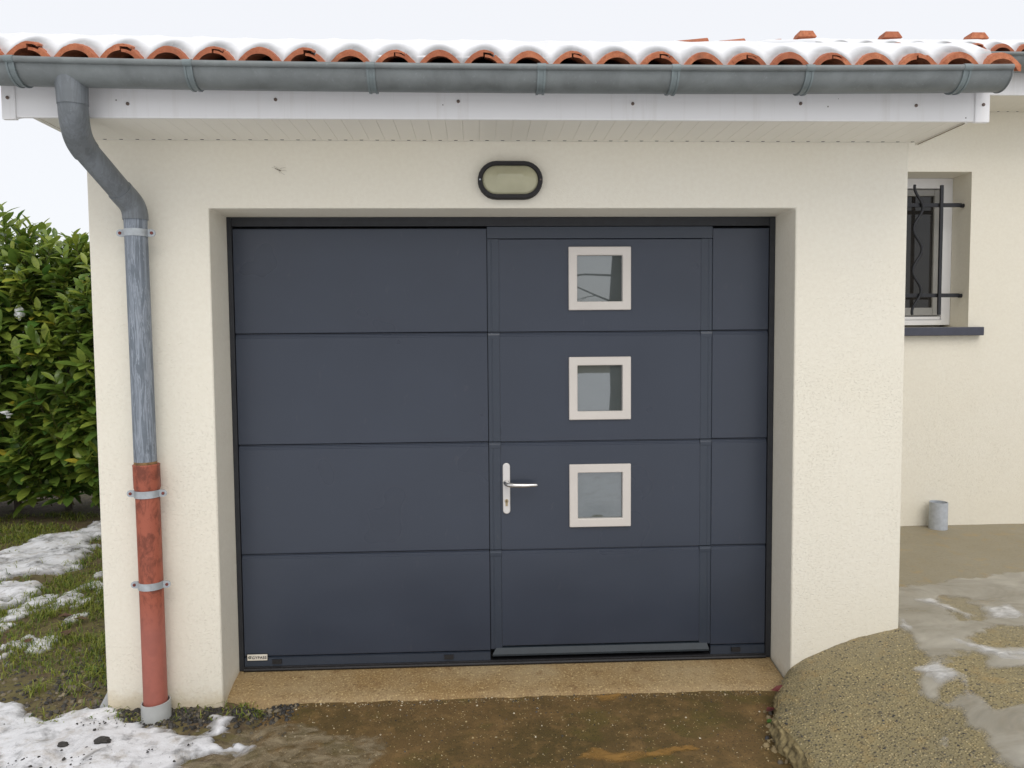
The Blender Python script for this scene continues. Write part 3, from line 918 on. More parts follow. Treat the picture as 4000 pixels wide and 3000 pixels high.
# roof deck and tiles
TY, TZ = -0.43, 2.374
PIT = 0.16
MB().prism([(-0.318, TZ + SL_ * 0.112 - 0.075), (2.75, TZ + SL_ * 3.18 - 0.075), (2.75, TZ + SL_ * 3.18 - 0.03), (-0.318, TZ + SL_ * 0.112 - 0.03)], 'x', -1.69, 1.93).build('roof_deck', MT['wood'], garage)
MB().prism([(2.751, TZ + SL_ * 3.18 - 0.075), (5.6, TZ + SL_ * 0.33 - 0.075), (5.6, TZ + SL_ * 0.33 + 0.02), (2.751, TZ + SL_ * 3.18 + 0.02)], 'x', -1.74, 1.97).build('rear_roof', MT['terracotta'], garage)

def sag(x):
    """the eave hangs a little lower in the middle"""
    return -0.010 + 0.016 * ((x - 0.2) / 1.8) ** 2

MB().box(-1.69, 1.90, -0.10, -0.06, 2.40, TZ + SL_ * 0.33 + 0.038).build('eave_light_stop', MT['wood'], garage)  # dark strip added behind the tile fronts to stop bright gaps under the barrels
def wave(u):
    """barrel height above the channel, u = distance from a barrel centre"""
    u = abs((u + PIT / 2) % PIT - PIT / 2)
    return 0.054 * max(0.0, math.cos(math.pi * u / 0.156)) ** 0.85 if u < 0.078 else 0.0
def wave_in(u):
    u = abs((u + PIT / 2) % PIT - PIT / 2)
    return 0.045 * math.sqrt(max(0.0, 1 - (u / 0.055) ** 2)) if u < 0.055 else 0.0

def tile_mesh(first, last=False, jit=0):
    """two barrels and their channels; lap joints in the crown of every second barrel"""
    rnd = random.Random(jit)
    top = []; bot = []
    n = 44
    W = 2 * PIT
    x0 = 0.0; x1 = W
    # right end: upper lip runs on over the neighbour, left end: only the lower half
    lip = 0.034
    xs_t = [-0.004 + 0.0 + (x1 + lip - (-0.004)) * i / n for i in range(n + 1)] if not last else [x1 * i / n for i in range(n + 1)]
    xs_t = [lip + 0.005 + (x1 + lip - lip - 0.005) * i / n for i in range(n + 1)]
    if first:
        xs_t = [-0.07 + (x1 + lip + 0.07) * i / n for i in range(n + 1)]
    def zt(x): return wave(x) + 0.013
    def zb(x): return wave_in(x)
    if last:
        xs_t = [lip + 0.005 + (W + 0.072 - lip - 0.005) * i / n for i in range(n + 1)]
    def zm(x): return zb(x) * 0.45 + zt(x) * 0.55
    outline = []
    # top surface left to right
    outline += [(x, zt(x) + rnd.uniform(-0.0007, 0.0007)) for x in xs_t]
    if not last:
        # right end of lip: half thickness, step back to x1 - 0.004 along the middle
        xe = x1 + lip
        outline += [(xe, zm(xe) + 0.002), (x1 + lip * 0.66, zm(x1 + lip * 0.66) + 0.0035), (x1 + lip * 0.33, zm(x1 + lip * 0.33) + 0.0015), (x1 - 0.004, zm(x1) + 0.002)]
        xr_b = x1 - 0.004
    else:
        xr_b = W + 0.072
    if first:
        xl_b = -0.07
    else:
        xl_b = 0.002
    nb2 = 40
    outline += [(x, zb(x)) for x in [xr_b + (xl_b - xr_b) * i / nb2 for i in range(nb2 + 1)]]
    if not first:
        outline += [(0.002, zm(0) - 0.0025), (lip * 0.5, zm(lip * 0.5) - 0.002), (lip, zm(lip) - 0.003)]
    b = MB()
    m_ = len(outline)
    L = 0.42
    vs = []
    for k, (yy, sc) in enumerate(((0.0, 1.0), (0.006, 1.0), (L, 0.97))):
        for (x, z) in outline:
            dz = -0.001 if k == 0 else 0
            vs.append((x, yy + (rnd.uniform(-0.0012, 0.0012) if k == 0 else 0), z * sc + dz + SL_ * yy + (0.0 if k < 2 else -0.012)))
    fs = []
    for k in range(2):
        for i in range(m_):
            j = (i + 1) % m_
            fs.append((k * m_ + i, k * m_ + j, (k + 1) * m_ + j, (k + 1) * m_ + i))
    b.add(vs, fs)
    me = bpy.data.meshes.new('roof_tile')
    # front face as ngon: triangulate with bmesh
    b.f.append(tuple(range(m_ - 1, -1, -1)))
    me.from_pydata(b.v, [], b.f)
    bm = bmesh.new(); bm.from_mesh(me)
    bmesh.ops.triangulate(bm, faces=[f for f in bm.faces if len(f.verts) > 4])
    bmesh.ops.recalc_face_normals(bm, faces=bm.faces)
    bm.to_mesh(me); bm.free()
    me.materials.append(MT['terracotta'])
    me.polygons.foreach_set('use_smooth', [True] * len(me.polygons)); sharp(me, 40)
    return me

BX0 = -1.563 - 2 * PIT        # crown of the barrel that starts the first tile
tms = [tile_mesh(False, False, k) for k in range(3)]
tfirst = tile_mesh(True, False, 9)
tlast = tile_mesh(False, True, 10)
def roof_row(parent, bx, n, y, z, label=None):
    for k in range(n):
        me = tlast if k == n - 1 else tms[k % 3]
        o = link('roof_tile', me, (bx + 2 * PIT * k, y + random.uniform(-0.004, 0.004), z + (sag(bx + 2 * PIT * (k + 0.5)) if parent is garage else 0) + random.uniform(-0.002, 0.002)), parent)
        o.rotation_euler = (random.uniform(-0.006, 0.006), random.uniform(-0.008, 0.008), random.uniform(-0.006, 0.006))
NT = 12
roof_row(garage, BX0 + 2 * PIT * 0, NT, TY, TZ)
roof_row(garage, BX0, NT, TY + 0.36, TZ + SL_ * 0.36 + 0.004)

# snow on the garage roof
def roof_snow(name, x0, x1, bx, y0, z0, slope, length, label, seed, xfade=(0.03, 0.03)):
    gx = np.arange(x0, x1 + 0.001, 0.009)
    s = np.concatenate([np.linspace(0.0, 0.26, 27), 0.26 + np.cumsum(0.012 * 1.14 ** np.arange(40))])
    s = s[s < length]; s = np.append(s, length)
    X, SS = np.meshgrid(gx, s, indexing='ij')
    wv = np.array([wave(x - bx) for x in gx])[:, None]
    front = 0.037 + 0.014 * fbm(gx * 6, gx * 0, seed)[:, None] + 0.006 * fbm(gx * 40, gx * 0, seed + 1)[:, None] - 0.026 * (1 - wv / 0.054)
    d = SS - front
    right = np.clip((x1 - X) / xfade[1], 0, 1) ** 0.5 * np.clip((X - x0) / xfade[0], 0, 1) ** 0.5
    tk = ((0.043 if name == 'roof_snow' else 0.020) + 0.008 * (1 - wv / 0.054)) + 0.010 * fbm(X * 1.6, SS * 2.2, seed + 3) + 0.003 * fbm(X * 9, SS * 9, seed + 5)
    h = tk * np.sqrt(np.clip(d / 0.11, 0, 1)) * right
    att = 1 - 0.92 * smooth01(d / 0.095)
    base = (wv * att + 0.052 * (1 - att)) + 0.013
    sg = sag(gx)[:, None] if name == 'roof_snow' else 0.0
    if name == 'roof_snow':
        sg = sg * (1 - smooth01(d / 0.22)) - 0.011 * smooth01(d / 0.22)      # only the eave itself sags
    Z = z0 + sg + slope * SS + base + np.where(d > 0, h, -0.012) + 0.0 - np.where(right <= 0.01, 0.02, 0)
    P = np.stack([X, y0 + SS, Z], -1)
    keep = d > -0.02
    idx = np.arange(X.size).reshape(X.shape)
    kf = keep[:-1, :-1] & keep[1:, :-1] & keep[1:, 1:] & keep[:-1, 1:]
    f = np.stack([idx[:-1, :-1], idx[1:, :-1], idx[1:, 1:], idx[:-1, 1:]], -1)[kf]
    used = np.unique(f); remap = np.full(X.size, -1); remap[used] = np.arange(len(used))
    b = MB(); b.v = [tuple(p) for p in P.reshape(-1, 3)[used]]; b.f = [tuple(int(i) for i in q) for q in remap[f]]
    b.t = np.clip(d / 0.07, 0, 1).reshape(-1)[used]
    return tag(b.build(name, MT['roofsnow'], smooth=True, angle=0, fix=False), label, kind='stuff')
roof_snow('roof_snow', -1.86, 1.945, BX0, TY, TZ, SL_, 3.18, 'thick white snow lying on the garage roof tiles', 201)

# ------------------------------------------------------------------ gutters
def gutter(name, x0, x1, yc, zt, r, brk, label, cat='gutter', endcap=True):
    dz = (lambda x: sag(x) + 0.004 + 0.0012 * math.sin(x * 2.3 + 1)) if endcap else (lambda x: 0.0015 * math.sin(x * 2.3 + 1))
    g = thing(name, ((x0 + x1) / 2, yc, zt - r), label, cat)
    prof = [(yc + r * math.cos(R(a)), zt + r * 1.0 * math.sin(R(a))) for a in np.linspace(0, -180, 25)]
    prof_in = [(yc + (r - 0.003) * math.cos(R(a)), zt + (r - 0.003) * math.sin(R(a))) for a in np.linspace(-180, 0, 25)]
    n = int((x1 - x0) / 0.12)
    xs = np.linspace(x0, x1, n + 1)
    loop = prof + prof_in
    P = np.array([[(x, y + 0.0012 * math.sin(x * 3.1), z + dz(x)) for (y, z) in loop + loop[:1]] for x in xs])
    MB().grid(P).build('trough', MT['zinc'], g, smooth=True)
    MB().tube([(x, yc - r - 0.004, zt + dz(x)) for x in xs], 0.0105, 14).build('front_bead', MT['zinc'], g, smooth=True)
    if endcap:
        MB().prism([(yc + (r + 0.003) * math.cos(R(a)), zt + dz(x1) + (r + 0.003) * math.sin(R(a))) for a in np.linspace(0, -180, 25)], 'x', x1, x1 + 0.004).build('end_cap', MT['zinc'], g)
        MB().prism([(yc + (r + 0.003) * math.cos(R(a)), zt + dz(x0) + (r + 0.003) * math.sin(R(a))) for a in np.linspace(0, -180, 25)], 'x', x0 - 0.004, x0).build('end_cap', MT['zinc'], g)
    zt0 = zt
    for x in brk:
        zt = zt0 + dz(x)
        bb = MB()
        for dx, w, ro in ((-0.011, 0.007, 0.0065), (0.011, 0.007, 0.0065), (0.0, 0.016, 0.0035)):
            pts = [(yc + (r + ro) * math.cos(R(a)), zt + (r + ro) * math.sin(R(a))) for a in np.linspace(-8, -180, 22)]
            pin = [(yc + (r + 0.0005) * math.cos(R(a)), zt + (r + 0.0005) * math.sin(R(a))) for a in np.linspace(-180, -8, 22)]
            bb.prism(pts + pin, 'x', x + dx - w / 2, x + dx + w / 2)
        br = bb.build('bracket', MT['zinc_clip'], g)
        cl = MB().prism([(yc - r - 0.004 + 0.0125 * math.cos(R(a)), zt + 0.0005 + 0.0125 * math.sin(R(a))) for a in range(0, 360, 24)], 'x', x - 0.0155, x + 0.0155)
        cl.build('clip', MT['zinc_clip'], br, smooth=True)
    return g
gut = gutter('gutter', -1.90, 1.948, -0.432, 2.354, 0.066, (-1.586, -0.988, -0.362, 0.237, 0.715, 1.2, 1.779), 'grey zinc half round gutter along the front eave of the garage')

# ------------------------------------------------------------------ downpipe
dp = thing('downpipe', (-1.36, -0.07, -0.17), 'zinc downpipe bending back to the wall and ending in a rust red pipe', 'downpipe')
def bez(p0, p1, p2, p3, n):
    p0, p1, p2, p3 = map(Vector, (p0, p1, p2, p3))
    return [p0 * (1 - t) ** 3 + p1 * 3 * t * (1 - t) ** 2 + p2 * 3 * t * t * (1 - t) + p3 * t ** 3 for t in [i / n for i in range(n + 1)]]
A = Vector((-1.418, -0.430, 2.325)); B = Vector((-1.418, -0.425, 2.232))
C1 = Vector((-1.446, -0.285, 2.105)); C2 = Vector((-1.392, -0.135, 1.985)); D0 = Vector((-1.367, -0.072, 1.885))
MB().tube([A, A.lerp(B, .5), B], [0.054, 0.0515, 0.0505], 28).build('spout', MT['zinc_pipe'], dp, smooth=True)
e1 = bez(B + Vector((0, 0, 0.012)), B + Vector((-0.004, 0.01, -0.075)), C1 - (C2 - C1).normalized() * 0.05, C1, 16)
MB().tube(e1, [0.049] * 17, 28).build('upper_elbow', MT['zinc_pipe'], dp, smooth=True)
dv = (C2 - C1).normalized()
MB().tube([C1 - dv * 0.012, C1, C2, C2 + dv * 0.012], [0.0455, 0.0455, 0.0455, 0.0455], 28).build('offset_pipe', MT['zinc_pipe'], dp, smooth=True)
e2 = bez(C2, C2 + dv * 0.055, D0 + Vector((0, 0, 0.06)), D0, 16)
MB().tube([e2[0] - dv * 0.008] + e2, [0.0485] * 18, 28).build('lower_elbow', MT['zinc_pipe'], dp, smooth=True)
MB().tube([D0 + Vector((0, 0, 0.008)), D0 + Vector((0, 0, -0.03)), (-1.3645, -0.07, 1.3), (-1.3625, -0.07, 0.87)], [0.0445, 0.0435, 0.0435, 0.0435], 32).build('straight_pipe', MT['zinc_streak'], dp, smooth=True)
MB().tube([(-1.3625, -0.07, 0.907), (-1.3625, -0.07, 0.886)], 0.0441, 32).build('rust_ring', MT['rustband'], dp, smooth=True)
xb_, yb_ = -1.3585, -0.07
MB().tube([(-1.360, yb_, 0.896), (-1.360, yb_, 0.893), (-1.360, yb_, 0.885), (-1.359, yb_, 0.800), (-1.359, yb_, 0.790)], [0.0505, 0.0525, 0.0515, 0.0515, 0.0478], 32).build('collar', MT['redpipe'], dp, smooth=True)
MB().tube([(-1.359, yb_, 0.80), (-1.357, yb_, 0.4), (-1.356, yb_, -0.17)], 0.0468, 32).build('red_pipe', MT['redpipe'], dp, smooth=True)
so = MB()
prof = [(0.058, -0.24), (0.058, -0.098), (0.053, -0.098), (0.053, -0.24)]
so.grid(np.array([[(-1.353 + r * math.cos(a), -0.075 + r * math.sin(a), z + 0.004 * math.cos(a)) for a in np.linspace(0, 2 * math.pi, 33)] for (r, z) in prof]))
so.build('socket', MT['greypvc'], dp, smooth=True)
for x, z, r, tilt in ((-1.366, 1.832, 0.0445, 0.0), (-1.3595, 0.775, 0.0478, 0.0), (-1.357, 0.395, 0.0478, 0.0)):
    bb = MB()
    h = 0.0145
    ring = [(x + (r + 0.003) * math.cos(a), -0.07 + (r + 0.003) * math.sin(a)) for a in np.linspace(math.pi, 2 * math.pi, 25)]
    rin = [(x + (r + 0.0002) * math.cos(a), -0.07 + (r + 0.0002) * math.sin(a)) for a in np.linspace(2 * math.pi, math.pi, 25)]
    bb.prism(ring + rin, 'z', z - h, z + h)
    bk = bb.build('clamp', MT['galv'], dp, smooth=True)
    for sgn in (-1, 1):
        cx = x + sgn * (r + 0.018)
        pts = [(x + sgn * (r - 0.001), z - h)] + [(cx + sgn * h * math.cos(R(a)), z + h * math.sin(R(a))) for a in range(-90, 91, 15)] + [(x + sgn * (r - 0.001), z + h)]
        MB().prism(pts, 'y', -0.077, -0.071).build('ear', MT['galv'], bk)
        MB().tube([(cx, -0.071, z), (cx, -0.080, z), (cx, -0.0815, z)], [0.0062, 0.0062, 0.004], 10).build('screw', MT['rust'], bk)

# ------------------------------------------------------------------ wall lamp
lamp = thing('wall_lamp', (0.1445, 0, 2.0545), 'oval bulkhead lamp with black rim above the garage door', 'wall lamp')
def stadium(hw, hh, n=14):
    c = hw - hh
    return [(c + hh * math.cos(R(a)), hh * math.sin(R(a))) for a in np.linspace(-90, 90, n)] + [(-c + hh * math.cos(R(a)), hh * math.sin(R(a))) for a in np.linspace(90, 270, n)]
LC = (0.1445, 2.0545)
loops = [(0.1355, 0.0780, -0.001), (0.1355, 0.0780, -0.026), (0.1325, 0.0750, -0.034), (0.1185, 0.0610, -0.034), (0.1160, 0.0585, -0.028), (0.1160, 0.0585, -0.006)]
P = []
for hw, hh, y in loops:
    st = stadium(hw, hh); st.append(st[0])
    P.append([(LC[0] + a, y, LC[1] + c) for a, c in st])
MB().grid(np.array(P)).build('rim', MT['lampring'], lamp, smooth=True)
P = []
for k, (hw, hh, y, dz) in enumerate(((0.1158, 0.0583, -0.026, 0), (0.108, 0.051, -0.032, 0), (0.055, 0.012, -0.052, 0.008), (0.045, 0.004, -0.0525, 0.008))):
    st = stadium(hw, hh); st.append(st[0])
    P.append([(LC[0] + a, y, LC[1] + c + dz) for a, c in st])
df = MB().grid(np.array(P)); n0 = len(df.v); df.f.append(tuple(range(n0 - 29, n0 - 1)))
df.build('diffuser', MT['diffuser'], lamp, smooth=True, angle=15)
for sx in (-1, 1):
    MB().tube([(LC[0] + sx * 0.126, -0.030, LC[1]), (LC[0] + sx * 0.126, -0.036, LC[1])], 0.0035, 10).build('screw', MT['galv' if sx < 0 else 'screw'], lamp)

# ------------------------------------------------------------------ garage door
door = thing('garage_door', (0.13, RD, -0.111), 'anthracite sectional garage door with wicket door and three square windows', 'garage door')
ZSEAM = [1.4266, 0.9266, 0.4266]
ZTOP, ZBOT = 1.893, -0.058
def panel(name, x0, x1, z0, z1, yf, mat, label=None, topdet=True, thick=0.036):
    g = 0.0016
    z0 += g; z1 -= g
    if topdet:
        prof = [(yf + thick, z0), (yf + 0.003, z0), (yf + 0.0006, z0 + 0.002), (yf, z0 + 0.005), (yf, z1 - 0.019), (yf + 0.0018, z1 - 0.0175), (yf + 0.0018, z1 - 0.0125), (yf + 0.004, z1 - 0.0105), (yf + 0.004, z1 - 0.006), (yf + 0.008, z1 - 0.003), (yf + 0.008, z1), (yf + thick, z1)]
    else:
        prof = [(yf + thick, z0), (yf + 0.002, z0), (yf, z0 + 0.003), (yf, z1 - 0.003), (yf + 0.002, z1), (yf + thick, z1)]
    return MB().prism(prof, 'x', x0, x1).build(name, mat, door)
rows = [(ZSEAM[0], ZTOP), (ZSEAM[1], ZSEAM[0]), (ZSEAM[2], ZSEAM[1]), (-0.047, ZSEAM[2])]
for i, (z0, z1) in enumerate(rows):
    panel('door_panel', -1.077, 0.0455, z0, z1, RD, MT['door'], topdet=i > 0)
    panel('door_panel', 1.0785, 1.336, z0, z1, RD, MT['door'], topdet=i > 0)
wrows = [(ZSEAM[0], 1.8455), (ZSEAM[1], ZSEAM[0]), (ZSEAM[2], ZSEAM[1]), (-0.029, ZSEAM[2])]
WIN = [(1.523, 1.808), (1.0235, 1.3105), (0.5275, 0.818)]
WX0, WX1 = 0.4155, 0.6995
for i, (z0, z1) in enumerate(wrows):
    if i < 3:
        # panel with a window cut-out: a frame of four strips in one mesh, joined on a grid
        w0, w1 = WIN[i]
        fr = 0.030
        hx0, hx1, hz0, hz1 = WX0 + fr, WX1 - fr, w0 + fr, w1 - fr
        g = 0.0016; a0, a1 = z0 + g, z1 - g
        yf = RD + 0.001; yb = yf + 0.036
        X0, X1 = 0.1022, 1.0228
        top_d = 0.019 if i else 0.003
        vs = []; fs = []
        def quad(a, c, d, e):
            o = len(vs); vs.extend([a, c, d, e]); fs.append((o, o + 1, o + 2, o + 3))
        xs_, zs_ = [X0, hx0, hx1, X1], [a0, hz0, hz1, a1 - top_d]
        for ii in range(3):
            for jj in range(3):
                if ii == 1 and jj == 1: continue
                quad((xs_[ii], yf, zs_[jj]), (xs_[ii + 1], yf, zs_[jj]), (xs_[ii + 1], yf, zs_[jj + 1]), (xs_[ii], yf, zs_[jj + 1]))
        for (p, q) in (((hx0, hz0), (hx1, hz0)), ((hx1, hz0), (hx1, hz1)), ((hx1, hz1), (hx0, hz1)), ((hx0, hz1), (hx0, hz0))):
            quad((p[0], yf, p[1]), (q[0], yf, q[1]), (q[0], yb, q[1]), (p[0], yb, p[1]))
        for xx in (X0, X1):
            quad((xx, yf, a0), (xx, yb, a0), (xx, yb, a1 - top_d), (xx, yf, a1 - top_d))
        quad((X0, yf, a0), (X1, yf, a0), (X1, yb, a0), (X0, yb, a0))
        prof = [(yf, a1 - 0.019), (yf + 0.0018, a1 - 0.0175), (yf + 0.0018, a1 - 0.0125), (yf + 0.004, a1 - 0.0105), (yf + 0.004, a1 - 0.006), (yf + 0.008, a1 - 0.003), (yf + 0.008, a1), (yb, a1)] if i else [(yf, a1 - 0.003), (yf + 0.002, a1), (yb, a1)]
        for (p, q) in zip(prof[:-1], prof[1:]):
            quad((X0, p[0], p[1]), (X1, p[0], p[1]), (X1, q[0], q[1]), (X0, q[0], q[1]))
        b = MB(); b.add(vs, fs)
        b.build('wicket_panel', MT['door'], door)
    else:
        panel('wicket_panel', 0.1022, 1.0228, z0, z1, RD + 0.001, MT['door'], topdet=True)
# stiles of the wicket door and its frame, one length per section with folded ends
for x0, x1, side in ((0.0485, 0.1016, 0), (1.0234, 1.0768, 1)):
    for i, (z0, z1) in enumerate(((ZSEAM[0], 1.8455), (ZSEAM[1], ZSEAM[0]), (ZSEAM[2], ZSEAM[1]), (-0.040, ZSEAM[2]))):
        yf = RD - 0.0012
        g = 0.0018
        xs_ = [x0, x0 + 0.004, x0 + 0.014, x0 + 0.0155, x0 + 0.019, x0 + 0.0205, x1 - 0.004, x1]
        if side:
            xs_ = [x0 + x1 - q for q in xs_][::-1]
            ys_ = [yf + 0.002, yf, yf, yf + 0.0012, yf + 0.0012, yf, yf, yf + 0.002]
        else:
            ys_ = [yf + 0.002, yf, yf, yf + 0.0012, yf + 0.0012, yf, yf, yf + 0.002]
        poly = list(zip(xs_, ys_)) + [(x1, RD + 0.03), (x0, RD + 0.03)]
        st = MB().prism(poly, 'z', z0 + g + (0.022 if False else 0), z1 - g).build('wicket_stile', MT['stile'], door)
        if i > 0:
            MB().prism([(yf - 0.0012, z1 - 0.027), (yf - 0.0003, z1 - 0.031), (yf + 0.02, z1 - 0.031), (yf + 0.02, z1 - 0.004), (yf + 0.0012, z1 - 0.004), (yf - 0.0018, z1 - 0.014)], 'x', x0 + 0.001, x1 - 0.001).build('end_cap', MT['stile'], st)
MB().box(0.0485, 1.0768, RD + 0.002, RD + 0.03, 1.8470, 1.899).build('wicket_head', MT['stile'], door)
# dark frame round the door, head colour taking in the lintel's shade
MB().box(XL + 0.0015, -1.080, RD - 0.006, RD + 0.05, -0.109, ZT - 0.0015).build('door_frame', MT['jamb'], door)
MB().box(1.339, XR - 0.0015, RD - 0.006, RD + 0.05, -0.109, ZT - 0.0015).build('door_frame', MT['jamb'], door)
MB().box(-1.0795, 1.3385, RD - 0.002, RD + 0.05, 1.902, ZT - 0.0015).build('door_head', MT['jamb'], door)
MB().box(-1.0795, 1.3385, RD + 0.037, RD + 0.05, -0.10, 1.90).build('door_backing', MT['gap'], door)
# bottom rail, threshold profile and rubber seal
MB().prism([(RD + 0.03, -0.090), (RD - 0.002, -0.090), (RD - 0.002, -0.052), (RD - 0.0035, -0.050), (RD + 0.03, -0.048)], 'x', -1.077, 0.0455).build('bottom_rail', MT['stile'], door)
MB().prism([(RD + 0.03, -0.090), (RD - 0.002, -0.090), (RD - 0.002, -0.052), (RD - 0.0035, -0.050), (RD + 0.03, -0.048)], 'x', 1.0785, 1.336).build('bottom_rail', MT['stile'], door)
sp = MB()
sp.add([(0.072, RD - 0.003, -0.034), (1.060, RD - 0.003, -0.034), (1.068, RD - 0.014, -0.060), (0.056, RD - 0.014, -0.060),
        (0.072, RD + 0.02, -0.031), (1.060, RD + 0.02, -0.031), (1.068, RD + 0.02, -0.068), (0.056, RD + 0.02, -0.068), (0.056, RD - 0.014, -0.068), (1.068, RD - 0.014, -0.068)],
       [(0, 1, 2, 3), (0, 4, 5, 1), (3, 2, 9, 8), (8, 9, 6, 7), (0, 3, 8, 7, 4), (1, 5, 6, 9, 2)])
sp.build('threshold_profile', MT['sillprofile'], door)
MB().prism([(RD + 0.04, -0.1115), (RD - 0.012, -0.1115), (RD - 0.016, -0.104), (RD - 0.010, -0.0985), (RD - 0.012, -0.094), (RD - 0.004, -0.0905), (RD + 0.04, -0.0905)], 'x', -1.079, 1.338).build('bottom_seal', MT['black'], door)
plug = MB().box(-0.021, 0.021, -0.006, 0.004, -0.0095, 0.0095).mesh('rubber_plug', MT['black'], (0, 0, 0))
for x, z in ((-0.93, -0.068), (-0.146, -0.068), (1.197, -0.068)):
    o = link('rubber_plug', plug, (x, RD - 0.004, z), door)
# three windows
for (w0, w1) in WIN:
    cx = (WX0 + WX1) / 2; cz = (w0 + w1) / 2
    hx = (WX1 - WX0) / 2; hz = (w1 - w0) / 2
    def rloop(hx, hz, y, r, n=4):
        pts = []
        for (sx, sz, a0) in ((1, 1, 0), (-1, 1, 90), (-1, -1, 180), (1, -1, 270)):
            for k in range(n + 1):
                a = R(a0 + 90 * k / n)
                pts.append((cx + sx * (hx - r) + r * math.cos(a), y, cz + sz * (hz - r) + r * math.sin(a)))
        return pts + pts[:1]
    ti = 0.0385
    P = np.array([rloop(hx, hz, RD + 0.004, 0.004), rloop(hx, hz, RD - 0.010, 0.004), rloop(hx - 0.0025, hz - 0.0025, RD - 0.0125, 0.004), rloop(hx - ti + 0.0025, hz - ti + 0.0025, RD - 0.0125, 0.004),
                  rloop(hx - ti, hz - ti, RD - 0.010, 0.004), rloop(hx - ti, hz - ti, RD + 0.014, 0.004)])
    win = MB().grid(P).build('window', MT['frame'], door, smooth=True, angle=30)
    MB().box(cx - hx + ti - 0.006, cx + hx - ti + 0.006, RD + 0.008, RD + 0.013, cz - hz + ti - 0.006, cz + hz - ti + 0.006).build('pane', MT['pane'], win)
# handle
HX = 0.1265
pl = [(HX + a, 0.712 + c) for c, a in stadium(0.1175, 0.0168)]
hd = MB().prism(pl, 'y', RD + 0.002, RD - 0.0085).build('handle_plate', MT['plate'], door, bevel=0.003)
nk = MB().tube([(HX, RD - 0.006, 0.738), (HX, RD - 0.020, 0.738), (HX + 0.002, RD - 0.040, 0.7375), (HX + 0.012, RD - 0.051, 0.736), (HX + 0.035, RD - 0.055, 0.7345), (HX + 0.085, RD - 0.056, 0.7335), (HX + 0.132, RD - 0.054, 0.7345), (HX + 0.138, RD - 0.054, 0.7345)],
               [0.0155, 0.0125, 0.0105, 0.0105, 0.0098, 0.0096, 0.0072, 0.005], 18)
nk.build('lever', MT['steel'], hd, smooth=True)
MB().tube([(HX, RD - 0.006, 0.655), (HX, RD - 0.0115, 0.655)], 0.0085, 18).box(HX - 0.005, HX + 0.005, RD - 0.0115, RD - 0.006, 0.632, 0.653).build('lock_cylinder', MT['brass'], hd)
MB().box(HX - 0.0012, HX + 0.0012, RD - 0.0122, RD - 0.0118, 0.650, 0.660).build('keyhole', MT['gap'], hd)
# name plate
LX0, LX1, LZ0, LZ1 = -1.064, -0.974, -0.062, -0.034
yl = RD - 0.0062
npo = MB().box(LX0, LX1, yl, RD + 0.001, LZ0, LZ1).build('name_plate', MT['label'], door, bevel=0.0008)
MB().box(LX0 - 0.0025, LX1 + 0.0025, yl + 0.0018, RD + 0.001, LZ0 - 0.0025, LZ1 + 0.0025).build('plate_border', MT['black'], npo)
cu = bpy.data.curves.new('lettering', 'FONT')
cu.body = 'GYPASS'; cu.size = 0.0165; cu.extrude = 0.0003; cu.offset = 0.0003; cu.space_character = 1.12
cu.align_x = 'LEFT'; cu.align_y = 'CENTER'
tmp = bpy.data.objects.new('lettering_curve', cu); COL.objects.link(tmp)
bpy.context.view_layer.update()
tm = bpy.data.meshes.new_from_object(tmp.evaluated_get(bpy.context.evaluated_depsgraph_get()))
COL.objects.unlink(tmp); bpy.data.objects.remove(tmp)
co = np.array([v.co for v in tm.vertices])
mn, mx = co.min(0), co.max(0)
sc_ = 0.0655 / (mx[0] - mn[0])
for v in tm.vertices:
    x, y, z = v.co
    v.co = ((x - mn[0]) * sc_, -z - 0.0004, (y - (mn[1] + mx[1]) / 2) * 1.0)
tm.name = 'lettering'
tm.materials.clear(); tm.materials.append(MT['ink'])
link('lettering', tm, (LX0 + 0.0215, yl - 0.0003, (LZ0 + LZ1) / 2), npo)
em = MB()
def swirl(a0, a1, r0, r1, w, n=16):
    up = []; dn = []
    for i in range(n + 1):
        t = i / n; a = R(a0 + (a1 - a0) * t); r = r0 + (r1 - r0) * t
        ww = w * math.sin(math.pi * (0.12 + 0.8 * t))
        up.append((LX0 + 0.0115 + (r + ww) * math.cos(a), -0.048 + (r + ww) * math.sin(a) * 0.95))
        dn.append((LX0 + 0.0115 + (r - ww) * math.cos(a), -0.048 + (r - ww) * math.sin(a) * 0.95))
    em.prism(up + dn[::-1], 'y', yl - 0.0006, yl + 0.0005)
swirl(40, 260, 0.0055, 0.0045, 0.0026); swirl(220, 420, 0.0035, 0.0048, 0.0022); swirl(70, 25, 0.0070, 0.0095, 0.0013)
em.build('emblem', MT['ink2'], npo)

# ------------------------------------------------------------------ house behind
HY = 1.75
house = thing('house', (4.6, HY, 0.11), 'cream rendered house behind the garage with snowy roof and barred window', 'house')
OX0, OX1, OZ0, OZ1 = 2.48, 3.2785, 1.452, 2.4745
hb = MB()
for x0, x1, z0, z1 in ((1.854, OX0, -0.5, 3.0), (OX1, 8.5, -0.5, 3.0), (OX0, OX1, -0.5, OZ0), (OX0, OX1, OZ1, 3.0)):
    hb.add([(x0, HY, z0), (x1, HY, z0), (x1, HY, z1), (x0, HY, z1)], [(0, 1, 2, 3)])
for (p, q) in (((OX0, OZ0), (OX1, OZ0)), ((OX1, OZ0), (OX1, OZ1)), ((OX1, OZ1), (OX0, OZ1)), ((OX0, OZ1), (OX0, OZ0))):
    hb.add([(p[0], HY, p[1]), (q[0], HY, q[1]), (q[0], HY + 0.3, q[1]), (p[0], HY + 0.3, p[1])], [(0, 1, 2, 3)])
hw = hb.build('wall', MT['render'], house)
MB().box(1.86, 8.5, HY + 0.31, 8.4, -0.5, 3.0).build('house_core', MT['render'], house)
